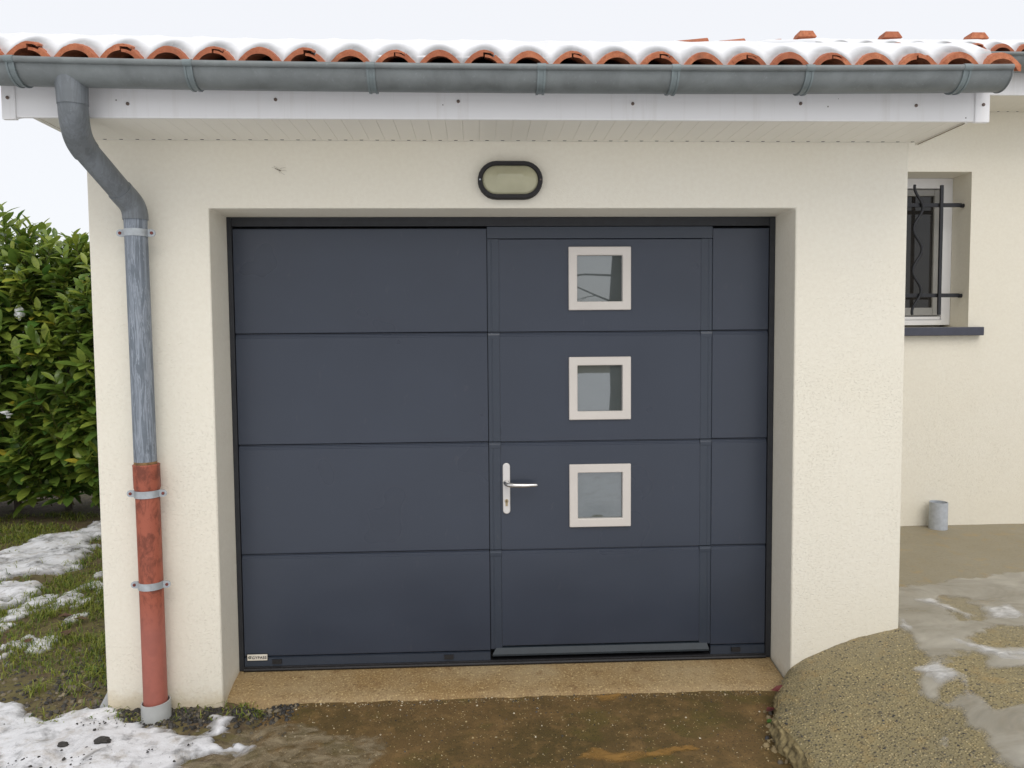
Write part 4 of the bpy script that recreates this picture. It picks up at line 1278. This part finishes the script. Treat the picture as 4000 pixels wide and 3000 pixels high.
MB().prism([(HY + 0.3, 3.0), (8.4, 3.0), (4.9, 4.33)], 'x', 1.99, 2.2).build('gable', MT['render'], house)
HZS = 2.862
xh = 1.98
hs_me = MB().prism([(-0.0322, 0.0014), (-0.0312, 0), (0.0312, 0), (0.0322, 0.0014), (0.0322, 0.012), (-0.0322, 0.012)], 'y', 1.405, HY - 0.002).mesh('soffit_board', MT['soffit'], (0, 0, 0))
hv = MB()
for i in range(58):
    link('soffit_board', hs_me, (xh + 0.0325 + 0.0646 * i, 0, HZS), house)
    cx = xh + 0.0325 + 0.0646 * i
    hv.prism([(cx - 0.008, HY - 0.020), (cx + 0.008, HY - 0.020), (cx + 0.005, HY - 0.013), (cx - 0.005, HY - 0.013)], 'z', HZS - 0.0008, HZS + 0.002)
tag(hv.build('vent_slot', MT['gap'], house), kind='stuff')
MB().box(xh, 8.5, 1.406, HY - 0.003, HZS + 0.0125, HZS + 0.03).build('soffit_backing', MT['seam'], house)
MB().box(xh, 8.5, 1.388, 1.404, HZS - 0.004, HZS + 0.15).build('fascia', MT['fascia'], house, bevel=0.003)
HTY, HTZ, HSL = 1.29, 3.062, 0.370
MB().prism([(1.41, HTZ + HSL * 0.12 - 0.06), (4.9, HTZ + HSL * 3.61 - 0.06), (8.6, HTZ - 0.02), (8.6, HTZ + 0.02), (4.9, HTZ + HSL * 3.61 + 0.02), (1.41, HTZ + HSL * 0.12 - 0.02)], 'x', 1.995, 8.6).build('roof', MT['terracotta'], house)
roof_row(house, 2.03, 10, HTY, HTZ)
# ridge tiles, each lapping over the next one on its right
rt = MB()
P = []
for (x, r, zo) in ((0.0, 0.098, -0.012), (0.36, 0.116, 0.006), (0.40, 0.118, 0.008), (0.40, 0.104, 0.006), (0.0, 0.086, -0.012)):
    P.append([(x, r * 1.05 * math.cos(a), r * math.sin(a) + zo) for a in np.linspace(-0.15, math.pi + 0.15, 17)])
rme = rt.grid(np.array(P)).mesh('ridge_tile', MT['terracotta'], (0, 0, 0), True)
sharp(rme, 40)
HRZ = 4.398
for k in range(16):
    link('ridge_tile', rme, (2.03 + 0.39 * k, 4.9 + random.uniform(-.006, .006), HRZ + random.uniform(-.006, .006)), house)
for x in (3.455, 4.365, 5.295):
    v = MB()
    v.add([(x - 0.10, 4.75, 4.502), (x + 0.10, 4.75, 4.502), (x + 0.10, 4.95, 4.502), (x - 0.10, 4.95, 4.502), (x - 0.068, 4.78, 4.576), (x + 0.068, 4.78, 4.576), (x + 0.068, 4.92, 4.576), (x - 0.068, 4.92, 4.576)],
          [(0, 3, 2, 1), (4, 5, 6, 7), (0, 1, 5, 4), (1, 2, 6, 5), (2, 3, 7, 6), (3, 0, 4, 7)])
    vo = v.build('roof_vent', MT['terracotta'], house, bevel=0.006)
    MB().tube([(x, 4.85, 4.36), (x, 4.85, 4.501)], 0.058, 16).build('vent_neck', MT['terracotta'], vo, smooth=True)
roof_snow('house_roof_snow', 2.03, 8.55, 2.03, HTY, HTZ, HSL, 3.50, 'white snow covering the front slope of the house roof', 231, (0.05, 0.05))
gutter('gutter', 1.99, 8.6, 1.305, 3.045, 0.079, (2.6, 3.4, 4.2, 5.0), 'grey zinc gutter on the house behind, past the garage corner', endcap=False)

# house window
wf = MB()
fx0, fx1, fz0, fz1, fy = OX0 + 0.002, OX1 - 0.002, 1.470, 2.472, 1.95
for x0, x1, z0, z1 in ((fx0, fx0 + 0.055, fz0, fz1), (fx1 - 0.062, fx1, fz0, fz1), (fx0 + 0.055, fx1 - 0.062, fz0, fz0 + 0.034), (fx0 + 0.055, fx1 - 0.062, 2.405, fz1)):
    wf.box(x0, x1, fy, fy + 0.07, z0, z1)
wnd = wf.build('window', MT['pvc'], house)
sf = MB()
sx0, sx1, sz0, sz1 = fx0 + 0.060, fx1 - 0.068, 1.535, 2.400
for x0, x1, z0, z1 in ((sx0, sx0 + 0.05, sz0, sz1), (sx1 - 0.05, sx1, sz0, sz1), (sx0 + 0.05, sx1 - 0.05, sz0, sz0 + 0.055), (sx0 + 0.05, sx1 - 0.05, sz1 - 0.045, sz1)):
    sf.box(x0, x1, fy + 0.012, fy + 0.06, z0, z1)
sf.build('sash', MT['sash'], wnd, bevel=0.004)
MB().box(sx0 - 0.004, sx1 + 0.0055, fy + 0.045, fy + 0.065, sz0 - 0.03, sz1 + 0.004).build('gasket', MT['gap'], wnd)
MB().box(fx0 + 0.06, fx1 - 0.066, fy + 0.006, fy + 0.04, 1.507, 1.528).build('frame_rail', MT['pvc'], wnd)
MB().box(sx0 + 0.045, sx1 - 0.045, fy + 0.030, fy + 0.036, sz0 + 0.05, sz1 - 0.04).build('pane', MT['housepane'], wnd)
MB().box(sx1 - 0.30, sx1 - 0.20, fy + 0.024, fy + 0.029, 1.80, 2.20).build('glazing_bar', MT['sash'], wnd) if False else None
MB().box(OX0 - 0.08, 3.361, HY - 0.045, HY + 0.24, 1.395, 1.451).build('window_sill', MT['sill'], house, bevel=0.004)

gr = thing('window_grille', (2.88, 1.83, 1.54), 'black iron window grille with a wavy bar on the house window', 'grille')
for z in (2.270, 1.667):
    MB().box(OX0 - 0.01, 3.262, 1.822, 1.836, z - 0.013, z + 0.013).build('crossbar', MT['iron'], gr, bevel=0.002)
    MB().tube([(3.258, 1.829, z - 0.003), (3.2788, 1.829, z - 0.003)], 0.0135, 10).build('wall_anchor', MT['iron'], gr)
for x in (3.115, 2.645):
    MB().box(x - 0.0105, x + 0.0105, 1.806, 1.821, 1.536, 2.40).build('bar', MT['iron'], gr, bevel=0.002)
for x, ph in ((2.957, 1), (2.803, -1)):
    pts = []
    for i in range(61):
        t = i / 60; z = 1.536 + 0.866 * t
        env = min(1, t / 0.12, (1 - t) / 0.10)
        pts.append((x + ph * 0.030 * math.cos(2 * math.pi * (t - 0.184) / 0.32), 1.812, z))
    MB().tube(pts, 0.009, 10).build('wavy_bar', MT['iron'], gr, smooth=True)

# grey pipe stub at the foot of the house wall
ps = thing('pipe_stub', (3.065, 1.67, 0.1), 'short pale grey plastic pipe standing at the foot of the house wall', 'pipe stub')
prof = [(0.0565, 0.05), (0.0565, 0.292), (0.0525, 0.292), (0.0525, 0.08)]
sb = MB().grid(np.array([[(3.053 + r * math.cos(a), 1.665 + r * math.sin(a), z) for a in np.linspace(0, 2 * math.pi, 33)] for (r, z) in prof]))
sb.build('tube_wall', MT['stub'], ps, smooth=True)

# ------------------------------------------------------------------ hedge
hedge = thing('laurel_hedge', (-4.4, 4.2, -0.18), 'cherry laurel hedge left of the garage behind the snowy lawn', 'hedge')
def leaf_verts(L, W, fold, droop):
    v = []; ts = (0.0, 0.12, 0.35, 0.6, 0.85, 1.0); ws = (0.04, 0.35, 0.85, 1.0, 0.62, 0.02)
    for t, w in zip(ts, ws):
        y = L * t; z = -droop * L * t * t
        v += [(-W * w, y, z + fold * W * w), (0, y, z), (W * w, y, z + fold * W * w)]
    f = []
    for i in range(5):
        a = i * 3
        f += [(a, a + 1, a + 4, a + 3), (a + 1, a + 2, a + 5, a + 4)]
    return np.array(v), f
rl = random.Random(5)
shoots = []
def hedge_top(x):
    return 2.02 + 0.18 * float(fbm(x * 1.1 + 4, 0.5, 301)) + (0.16 if x < -3.75 else 0.0)
for i in range(1250):
    x = rl.uniform(-7.0, -2.4)
    top = hedge_top(x)
    u = rl.random()
    if u < 0.78:
        z = -0.06 + (top - 0.04) * rl.random() ** 0.9
        y = 3.62 + rl.uniform(-0.10, 0.12) - 0.26 * math.sin(math.pi * min(1, (z + 0.2) / 2.4)) + (0.12 if z < 0.2 else 0) + 0.12 * float(fbm(x * 2.2, z * 2.2, 311))
        ax = Vector((rl.uniform(-0.45, 0.45), rl.uniform(-0.8, -0.25), rl.uniform(0.35, 1.1)))
        L = rl.uniform(0.16, 0.30)
    elif u < 0.94:
        y = rl.uniform(3.45, 4.6); z = top - 0.12 + rl.uniform(-0.10, 0.06)
        ax = Vector((rl.uniform(-0.25, 0.25), rl.uniform(-0.3, 0.2), 1))
        L = rl.uniform(0.20, 0.42)
    else:
        y = rl.uniform(3.7, 4.3); z = rl.uniform(0.5, top - 0.2)
        ax = Vector((rl.uniform(-0.5, 0.5), rl.uniform(-0.6, 0.4), rl.uniform(0.3, 1)))
        L = rl.uniform(0.2, 0.35)
    shoots.append((Vector((x, y, z)), ax.normalized(), L, z / max(top, 0.5)))
for (x, y, z, L) in ((-3.98, 3.5, 2.15, 0.36), (-3.83, 3.5, 2.10, 0.34), (-4.02, 3.45, 2.25, 0.28), (-3.62, 3.5, 2.02, 0.22), (-3.50, 3.55, 2.02, 0.22), (-3.42, 3.6, 2.02, 0.26)):
    shoots.append((Vector((x, y, z)), Vector((rl.uniform(-.1, .15), -0.1, 1)).normalized(), L, 1.0))
leaves = []
stems = MB()
for (p, ax, L, hz) in shoots:
    n = int(6 + L * 24)
    side = ax.orthogonal().normalized(); w2 = ax.cross(side)
    stems.tube([p - ax * 0.06, p + ax * L], [0.0045, 0.002], 4, cap=False)
    ang = rl.uniform(0, 6.28)
    for k in range(n):
        t = (k + 0.5) / n
        ang += 2.4 + rl.uniform(-0.3, 0.3)
        rad = side * math.cos(ang) + w2 * math.sin(ang)
        el = rl.uniform(0.85, 1.35) * (1 - 0.45 * t)
        d = (ax * math.cos(el) + rad * math.sin(el) + Vector((0, 0, -0.10))).normalized()
        up = Vector((rl.uniform(-.25, .25), -0.25, 1.0)) * 0.75 + ax * 0.5
        nrm = (up - d * up.dot(d)).normalized()
        sz = rl.choice((rl.uniform(0.09, 0.14), rl.uniform(0.14, 0.20), rl.uniform(0.17, 0.23))) * (1 - 0.35 * max(0, t - 0.6) / 0.4)
        young = (t > 0.7 and rl.random() < 0.5) or rl.random() < 0.08
        tint = min(1, max(0, rl.gauss(0.30, 0.14) + (0.38 if young else 0) + 0.12 * (hz - 0.5)))
        leaves.append((p + ax * (L * t), d, nrm, sz, tint, rl.choice((0, 1, 2))))
shapes = [leaf_verts(1, 0.20, 0.30, 0.12), leaf_verts(1, 0.215, 0.18, 0.28), leaf_verts(1, 0.185, 0.4, 0.05)]
# leaves that stand nearest to the lawn and the photographer become single parts
camp = Vector((0, -3.26, 1.39))
cand = []
for i, lf in enumerate(leaves):
    q = lf[0] + lf[1] * lf[3] * 0.5
    v = q - camp
    az = math.degrees(math.atan2(v.x, v.y))
    if -32.6 < az < -26.3 and q.z > 0.1:
        facing = abs(lf[2].dot(v.normalized()))
        cand.append((q.y - 0.10 * facing, i))
cand.sort()
single = set(i for _, i in cand[:300])
big = MB(); bt = []
VV = []; FF = []
tv = {}
for i, (p, d, nrm, sz, tint, sh) in enumerate(leaves):
    sx = d.cross(nrm)
    if i in single:
        tq = round(tint * 4) / 4
        key = (sh, tq)
        if key not in tv:
            mb = MB(); mb.v = [tuple(q) for q in shapes[sh][0]]; mb.f = list(shapes[sh][1]); mb.t = [tq] * len(mb.v)
            tv[key] = mb.mesh('leaf', MT['leaf'], (0, 0, 0), True, fix=False)
        o = link('leaf', tv[key], tuple(p), hedge)
        M3 = Matrix((sx, d, nrm)).transposed() * sz
        M4 = M3.to_4x4()
        hl = WLOC[hedge.name]
        M4.translation = p - Vector(hl)
        o.matrix_local = M4
    else:
        V = shapes[sh][0] * sz
        W_ = np.outer(V[:, 0], sx) + np.outer(V[:, 1], d) + np.outer(V[:, 2], nrm) + np.array(p)
        o0 = len(VV) and sum(len(a) for a in VV) if False else None
        VV.append(W_); FF.append(shapes[sh][1]); bt.append(tint)
off = 0
for W_, f, t in zip(VV, FF, bt):
    big.v += [tuple(q) for q in W_]
    big.f += [tuple(i + off for i in q) for q in f]
    off += len(W_)
big.t = np.repeat(bt, [len(a) for a in VV])
tag(big.build('foliage', MT['leaf'], hedge, smooth=True, angle=0, fix=False), kind='stuff')
tag(stems.build('twigs', MT['stem'], hedge, fix=False), kind='stuff')
for k in range(9):
    x = -6.8 + 0.5 * k + rl.uniform(-.1, .1)
    MB().tube([(x, 4.15, -0.3), (x + rl.uniform(-.06, .06), 4.1, 0.5), (x + rl.uniform(-.15, .15), 4.05, 1.2), (x + rl.uniform(-.25, .25), 4.0, 1.9)], [0.035, 0.028, 0.02, 0.008], 8).build('stem', MT['bark'], hedge, smooth=True)
# dense dark inside of the hedge: inner leaf litter mass of twigs and shaded leaves
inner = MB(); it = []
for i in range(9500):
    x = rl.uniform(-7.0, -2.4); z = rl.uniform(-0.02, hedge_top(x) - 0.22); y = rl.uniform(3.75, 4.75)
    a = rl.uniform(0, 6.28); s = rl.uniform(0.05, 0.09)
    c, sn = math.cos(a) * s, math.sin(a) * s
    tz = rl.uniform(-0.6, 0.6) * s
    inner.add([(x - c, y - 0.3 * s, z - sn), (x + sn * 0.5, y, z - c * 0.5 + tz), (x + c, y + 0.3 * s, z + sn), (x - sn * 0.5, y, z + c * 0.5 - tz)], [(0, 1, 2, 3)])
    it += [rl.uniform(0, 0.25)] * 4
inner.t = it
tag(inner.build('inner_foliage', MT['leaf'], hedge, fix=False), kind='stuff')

def lump(cx, cy, cz, r, seed, sq=(1, 1, 1)):
    bm = bmesh.new()
    bmesh.ops.create_icosphere(bm, subdivisions=3, radius=1)
    b = MB()
    for v in bm.verts:
        n = v.co.normalized()
        k = 1 + 0.34 * float(fbm(n.x * 2 + seed, n.y * 2 + n.z * 1.7, seed)) + 0.22 * float(fbm(n.x * 5 + n.z * 3, n.y * 5 + n.z * 4, seed + 3))
        b.v.append((cx + n.x * r * k * sq[0], cy + n.y * r * k * sq[1], cz + n.z * r * k * sq[2]))
    b.f = [tuple(v.index for v in f.verts) for f in bm.faces]
    bm.free()
    return b
def clump(bits, label):
    b = MB()
    for k, (x, y, z, r, sq) in enumerate(bits):
        q = lump(x, y, z, r, 5 + 3 * k, sq)
        b.add(q.v, q.f)
    tag(b.build('snow_clump', MT['clumpsnow'], smooth=True, angle=0), label, 'snow clump')
clump(((-3.785, 3.30, 1.66, 0.040, (0.8, 0.7, 1.2)), (-3.765, 3.29, 1.635, 0.030, (1.0, 0.8, 0.8)), (-3.80, 3.31, 1.63, 0.026, (1.1, 0.8, 0.7)), (-3.775, 3.29, 1.605, 0.018, (0.7, 0.7, 1.3))), 'lump of snow caught high on the laurel hedge')
clump(((-3.89, 3.22, 0.83, 0.030, (1.2, 0.8, 0.5)), (-3.85, 3.21, 0.815, 0.022, (1.3, 0.8, 0.45)), (-3.86, 3.22, 0.79, 0.016, (1.0, 0.8, 0.6))), 'scraps of snow on lower hedge leaves at the left edge')

# ------------------------------------------------------------------ grass, gravel, pebbles
def blades(name, spots, label, seed):
    rg = random.Random(seed)
    b = MB(); t = []
    for (x, y, h) in spots:
        z = float(lawn_z(x, y))
        a = rg.uniform(0, 6.28); w = rg.uniform(0.0016, 0.0032)
        lean = rg.uniform(0.3, 1.6) * h
        dx, dy = math.cos(a), math.sin(a)
        px, py = -dy * w, dx * w
        o = len(b.v)
        m = (x + dx * lean * 0.35, y + dy * lean * 0.35, z + h * 0.6)
        e = (x + dx * lean, y + dy * lean, z + h * (1 - 0.42 * lean / h))
        b.v += [(x - px, y - py, z - 0.005), (x + px, y + py, z - 0.005), (m[0] - px * .8, m[1] - py * .8, m[2]), (m[0] + px * .8, m[1] + py * .8, m[2]), e]
        b.f += [(o, o + 1, o + 3, o + 2), (o + 2, o + 3, o + 4)]
        v = rg.uniform(0.0, 0.75)
        t += [v * 0.7, v * 0.7, v, v, min(1, v + 0.3)]
    b.t = t
    return tag(b.build(name, MT['grass'], fix=False), label, kind='stuff')
rg = random.Random(21)
spots = []
while len(spots) < 22000:
    x = rg.uniform(-4.3, -1.62); y = rg.uniform(0.05, 3.9)
    if x > -1.6 - 0 or x < -1.55 - y * 0.85 - 0.7: continue
    d = 0.5 + 0.5 * float(fbm(x * 3, y * 3, 403)) + 0.25 * float(fbm(x * 11, y * 11, 405))
    if y < 0.35: d -= 0.35 * (0.35 - y) / 0.35 + 0.10
    if rg.random() < (d - 0.28) * 1.3:
        spots.append((x, y, rg.uniform(0.018, 0.05) * (1.0 + 0.7 * max(0, d - 0.6))))
for k in range(70):
    cx, cy = rg.uniform(-2.9, -1.72), rg.uniform(0.15, 2.9)
    for j in range(34):
        spots.append((cx + rg.gauss(0, 0.025), cy + rg.gauss(0, 0.03), rg.uniform(0.04, 0.085)))
for k in range(14):
    cx, cy = rg.uniform(-1.08, -0.92), rg.uniform(-0.10, 0.0)
    for j in range(4):
        spots.append((cx + rg.gauss(0, 0.01), cy + rg.gauss(0, 0.01), rg.uniform(0.015, 0.035)))
for k in range(900):
    x, y = rg.uniform(-3.9, -2.1), rg.uniform(0.3, 3.3)
    if x < -1.55 - y * 0.85 - 0.7: continue
    if float(fbm(x * 5, y * 5, 411)) > 0.05:
        spots.append((x, y, rg.uniform(0.05, 0.10)))
for k in range(160):
    cx, cy = rg.uniform(-1.9, -0.95), rg.uniform(-0.12, 0.02)
    spots.append((cx, cy, rg.uniform(0.02, 0.05)))
blades('grass', spots, 'short winter grass growing between the snow scraps', 22)

def stone_mesh(b, t, x, y, z, r, rg, flat=0.6, tint=0.5):
    o = len(b.v)
    pts = [(1, 0, 0), (0.5, .87, 0), (-.5, .87, 0), (-1, 0, 0), (-.5, -.87, 0), (.5, -.87, 0)]
    a = rg.uniform(0, 6.28); ca, sa = math.cos(a), math.sin(a)
    el = rg.uniform(0.6, 1.0)
    for (px, py, _) in pts:
        k = rg.uniform(0.75, 1.15)
        qx, qy = px * k * r, py * k * r * el
        b.v.append((x + qx * ca - qy * sa, y + qx * sa + qy * ca, z + rg.uniform(-.15, .15) * r))
    for (px, py, _) in pts[::2]:
        k = rg.uniform(0.4, 0.7)
        qx, qy = px * k * r, py * k * r * el
        b.v.append((x + qx * ca - qy * sa, y + qx * sa + qy * ca, z + r * flat * rg.uniform(0.7, 1.1)))
    b.f += [(o + 6, o + 7, o + 8)]
    for i in range(3):
        u0, u1 = o + 6 + i, o + 6 + (i + 1) % 3
        l0, l1, l2 = o + 2 * i, o + (2 * i + 1) % 6, o + (2 * i + 2) % 6
        b.f += [(l0, l1, u0), (l1, u1, u0), (l1, l2, u1)]
    t += [tint] * 9
rg = random.Random(31)
gb = MB(); gt = []
for i in range(2100):
    x = rg.uniform(-1.98, -0.78)
    y = -abs(rg.gauss(0, 0.085)) - 0.004 if x > -1.58 else rg.uniform(-0.12, 0.55)
    if x < -1.6 and rg.random() < 0.55: continue
    if x > -1.1 and rg.random() < 0.4: continue
    r = rg.choice((0.004, 0.006, 0.006, 0.009, 0.013)) * rg.uniform(0.7, 1.3)
    stone_mesh(gb, gt, x, y, float(ground_z(x, y)) + 0.001, r, rg, 0.7, rg.random() ** 1.3)
for i in range(1500):
    x, y = rg.uniform(-2.75, -1.60), rg.uniform(-0.02, 0.75)
    stone_mesh(gb, gt, x, y, float(lawn_z(x, y)), rg.choice((0.003, 0.005, 0.008, 0.012)) * rg.uniform(0.7, 1.3), rg, 0.6, rg.uniform(0.55, 1.0) if rg.random() < 0.6 else rg.random())
for i in range(600):
    x, y = rg.uniform(-2.6, -1.0), rg.uniform(-0.55, -0.10)
    if float(fbm(x * 6, y * 9, 421)) < 0.12: continue
    stone_mesh(gb, gt, x, y, float(ground_z(x, y)) + 0.026, rg.choice((0.002, 0.003, 0.004, 0.007)) * rg.uniform(0.8, 1.3), rg, 0.7, rg.random() * 0.5)
gb.t = gt
tag(gb.build('gravel', MT['slate'], fix=False), 'dark slate gravel along the foot of the garage wall', kind='stuff')
pb = MB(); pt = []
for i in range(1700):
    x, y = rg.uniform(-0.85, 1.25), rg.uniform(-1.0, 0.02)
    if rg.random() < 0.30:
        y = rg.uniform(-0.045, 0.0)
    if x > float(edge_x(y)) - 0.02: continue
    r = rg.choice((0.0015, 0.002, 0.002, 0.003, 0.0045)) * rg.uniform(0.8, 1.3)
    stone_mesh(pb, pt, x, y, float(drive_z(x, y)), r, rg, 0.7, rg.random())
for i in range(1500):
    y = rg.uniform(-1.3, 0.0); x = float(edge_x(y)) + rg.random() ** 0.8 * 0.75
    if x > 1.86 and y > -0.15: continue
    r = rg.choice((0.002, 0.002, 0.003, 0.003, 0.003, 0.004, 0.006)) * rg.uniform(0.8, 1.25)
    stone_mesh(pb, pt, x, y, float(apron_z(x, y)) - 0.0004, r, rg, 0.25, (0.1 + 0.3 * rg.random()) if r > 0.004 else 0.2 + 0.8 * rg.random())
pb.t = pt
tag(pb.build('pebbles', MT['pebble'], fix=False), 'small loose pebbles on the driveway and the concrete', kind='stuff')
# broken bits along the apron edge
eb = MB(); et = []
for i in range(150):
    y = rg.uniform(-1.1, -0.18); x = float(edge_x(y)) - abs(rg.gauss(0.012, 0.022))
    stone_mesh(eb, et, x, y, float(drive_z(x, y)), rg.choice((0.003, 0.005, 0.008, 0.014)) * rg.uniform(0.8, 1.2), rg, 0.8, rg.uniform(0.2, 0.75))
eb.t = et
tag(eb.build('rubble', MT['pebble'], fix=False), 'crumbled concrete bits along the edge of the yard', kind='stuff')

# single stones
for (x, y, r, lb) in ((-1.465, -0.30, 0.026, 'black stone lying in the melting snow near the downpipe'), (-1.836, 0.203, 0.028, 'grey stone on the bare soil left of the wall corner'), (-1.60, -0.325, 0.017, 'small black stone in a melted hollow of the snow')):
    b = lump(x, y, float(ground_z(x, y)) + (0.030 if y < 0 else 0.008), r, int(abs(x) * 100), (1.25, 0.8, 0.62))
    b.t = [0.25 if y < 0 else 0.86] * len(b.v)
    tag(b.build('stone', MT['slate']), lb, 'stone')

# fallen leaves
def fallen(name, x, y, z, L, rot, mat, label, cat, curl=0.5, group=None, tilt=0.0):
    b = MB()
    V, f = leaf_verts(1, 0.30, 0.0, 0)
    pts = []
    for (vx, vy, vz) in V:
        zz = curl * (vx * vx * 3.2 + 0.6 * (vy - 0.5) ** 2) + 0.03 * math.sin(vy * 9 + vx * 7)
        pts.append((vx * L, (vy - 0.5) * L, zz * L))
    c, s = math.cos(rot), math.sin(rot)
    b.v = [(x + px * c - py * s, y + px * s + py * c, z + pz + tilt * py) for px, py, pz in pts]
    b.f = f
    return tag(b.build(name, mat, smooth=True, fix=False, angle=0), label, cat, group)
for (x, y, L, rot, lb) in ((-2.209, 0.86, 0.085, 0.4, 'largest curled brown leaf on the grass left of the wall'), (-2.232, 1.063, 0.075, 1.5, 'brown leaf on the grass close behind the largest one'), (-2.12, 1.206, 0.10, 2.4, 'brown leaf on the grass right against the garage corner'),
                           (-2.354, 0.776, 0.065, 0.1, 'brown leaf lying beside small scraps of snow'), (-2.346, 1.124, 0.075, 1.9, 'brown leaf farthest left on the grass')):
    fallen('fallen_leaf', x, y, float(lawn_z(x, y)) + 0.022, L, rot, MT['deadleaf'], lb, 'leaf', 0.6, 'dead leaves on the lawn')
fallen('fallen_leaf', 1.258, -0.162, -0.094, 0.085, -1.75, MT['redleaf'], 'dark red leaf overlapping the concrete edge by the door', 'leaf', 0.7, 'red leaves by the concrete edge', 0.12)
fallen('fallen_leaf', 1.19, -0.225, -0.142, 0.05, -1.0, MT['redleaf'], 'smaller red leaf on the wet driveway below the other', 'leaf', 0.5, 'red leaves by the concrete edge')
def rosette(name, x, y, z, n, L, label, lobes=0.35):
    b = MB()
    for k in range(n):
        a = k * 6.283 / n + random.uniform(-.3, .3)
        V, f = leaf_verts(L * random.uniform(0.8, 1.1), L * lobes, 0.2, 0.4)
        c, s = math.cos(a), math.sin(a)
        el = random.uniform(0.3, 0.7)
        o = len(b.v)
        b.v += [(x + vx * c - vy * math.cos(el) * s, y + vx * s + vy * math.cos(el) * c, z + vy * math.sin(el) + vz) for vx, vy, vz in V]
        b.f += [tuple(i + o for i in q) for q in f]
    return tag(b.build(name, MT['clover'], smooth=True, fix=False, angle=0), label, 'plant')
rosette('weed', 1.172, -0.282, -0.165, 6, 0.026, 'tiny bright green weed at the foot of the concrete edge')
rosette('weed', -1.868, 0.429, float(lawn_z(-1.868, 0.429)), 6, 0.035, 'small round leaved weed near the wall corner', 0.5)
rosette('weed', -2.33, 1.75, float(lawn_z(-2.33, 1.75)), 11, 0.11, 'dark leafy weed in the grass beside the garage wall', 0.28)

# ------------------------------------------------------------------ crane fly on the wall
cf = thing('crane_fly', (-0.81, -0.006, 2.098), 'long legged crane fly sitting on the wall under the eave', 'insect')
MB().tube([(-0.826, -0.006, 2.104), (-0.816, -0.008, 2.100), (-0.806, -0.008, 2.096), (-0.800, -0.006, 2.094)], [0.0006, 0.0013, 0.0018, 0.0008], 8).build('body', MT['insect'], cf, smooth=True)
for (dx, dz) in ((-0.030, 0.012), (-0.022, 0.018), (0.026, 0.012), (0.030, -0.002), (0.022, -0.018), (0.004, -0.012)):
    MB().tube([(-0.809, -0.008, 2.097), (-0.809 + dx * 0.45, -0.012, 2.097 + dz * 0.6), (-0.809 + dx, -0.002, 2.097 + dz)], 0.00038, 5).build('leg', MT['insect'], cf)

# ------------------------------------------------------------------ bare tree facing the garage (seen mirrored in the door windows)
tr = thing('bare_tree', (2.1, -7.8, -0.3), 'leafless tree standing in the snowy yard opposite the garage', 'tree')
tk = [(2.1, -7.8, -0.5), (2.12, -7.8, 0.6), (2.08, -7.82, 1.8), (2.15, -7.8, 3.0), (2.1, -7.75, 4.4), (2.2, -7.7, 6.0)]
MB().tube(tk, [0.17, 0.115, 0.10, 0.09, 0.065, 0.02], 14).build('trunk', MT['bark'], tr, smooth=True)
rt_ = random.Random(77)
def branch(b, p, d, L, r, depth):
    pts = [p]; q = p; dd = d
    for k in range(4):
        dd = (dd + Vector((rt_.uniform(-.25, .25), rt_.uniform(-.25, .25), rt_.uniform(-.25, .15)))).normalized()
        q = q + dd * L / 4; pts.append(q)
    b.tube(pts, [r, r * .8, r * .6, r * .45, r * .25], 6, cap=False)
    if depth:
        for k in range(4):
            s = pts[1 + k % 4]
            branch(b, s, (dd + Vector((rt_.uniform(-1, 1), rt_.uniform(-1, 1), rt_.uniform(-.6, .6)))).normalized(), L * 0.55, r * 0.45, depth - 1)
for k in range(11):
    z = 1.5 + 0.42 * k
    a = rt_.uniform(0, 6.28) if k % 2 else rt_.uniform(2.6, 3.6)
    b = MB()
    branch(b, Vector((2.1, -7.8, z)), Vector((math.cos(a), math.sin(a), rt_.uniform(-0.1, 0.7))).normalized(), rt_.uniform(1.2, 2.2), 0.016, 2)
    b.build('branch', MT['bark'], tr, smooth=True, fix=False, angle=0)

# unused material cleanup keeps the file tidy
bpy.context.view_layer.update()
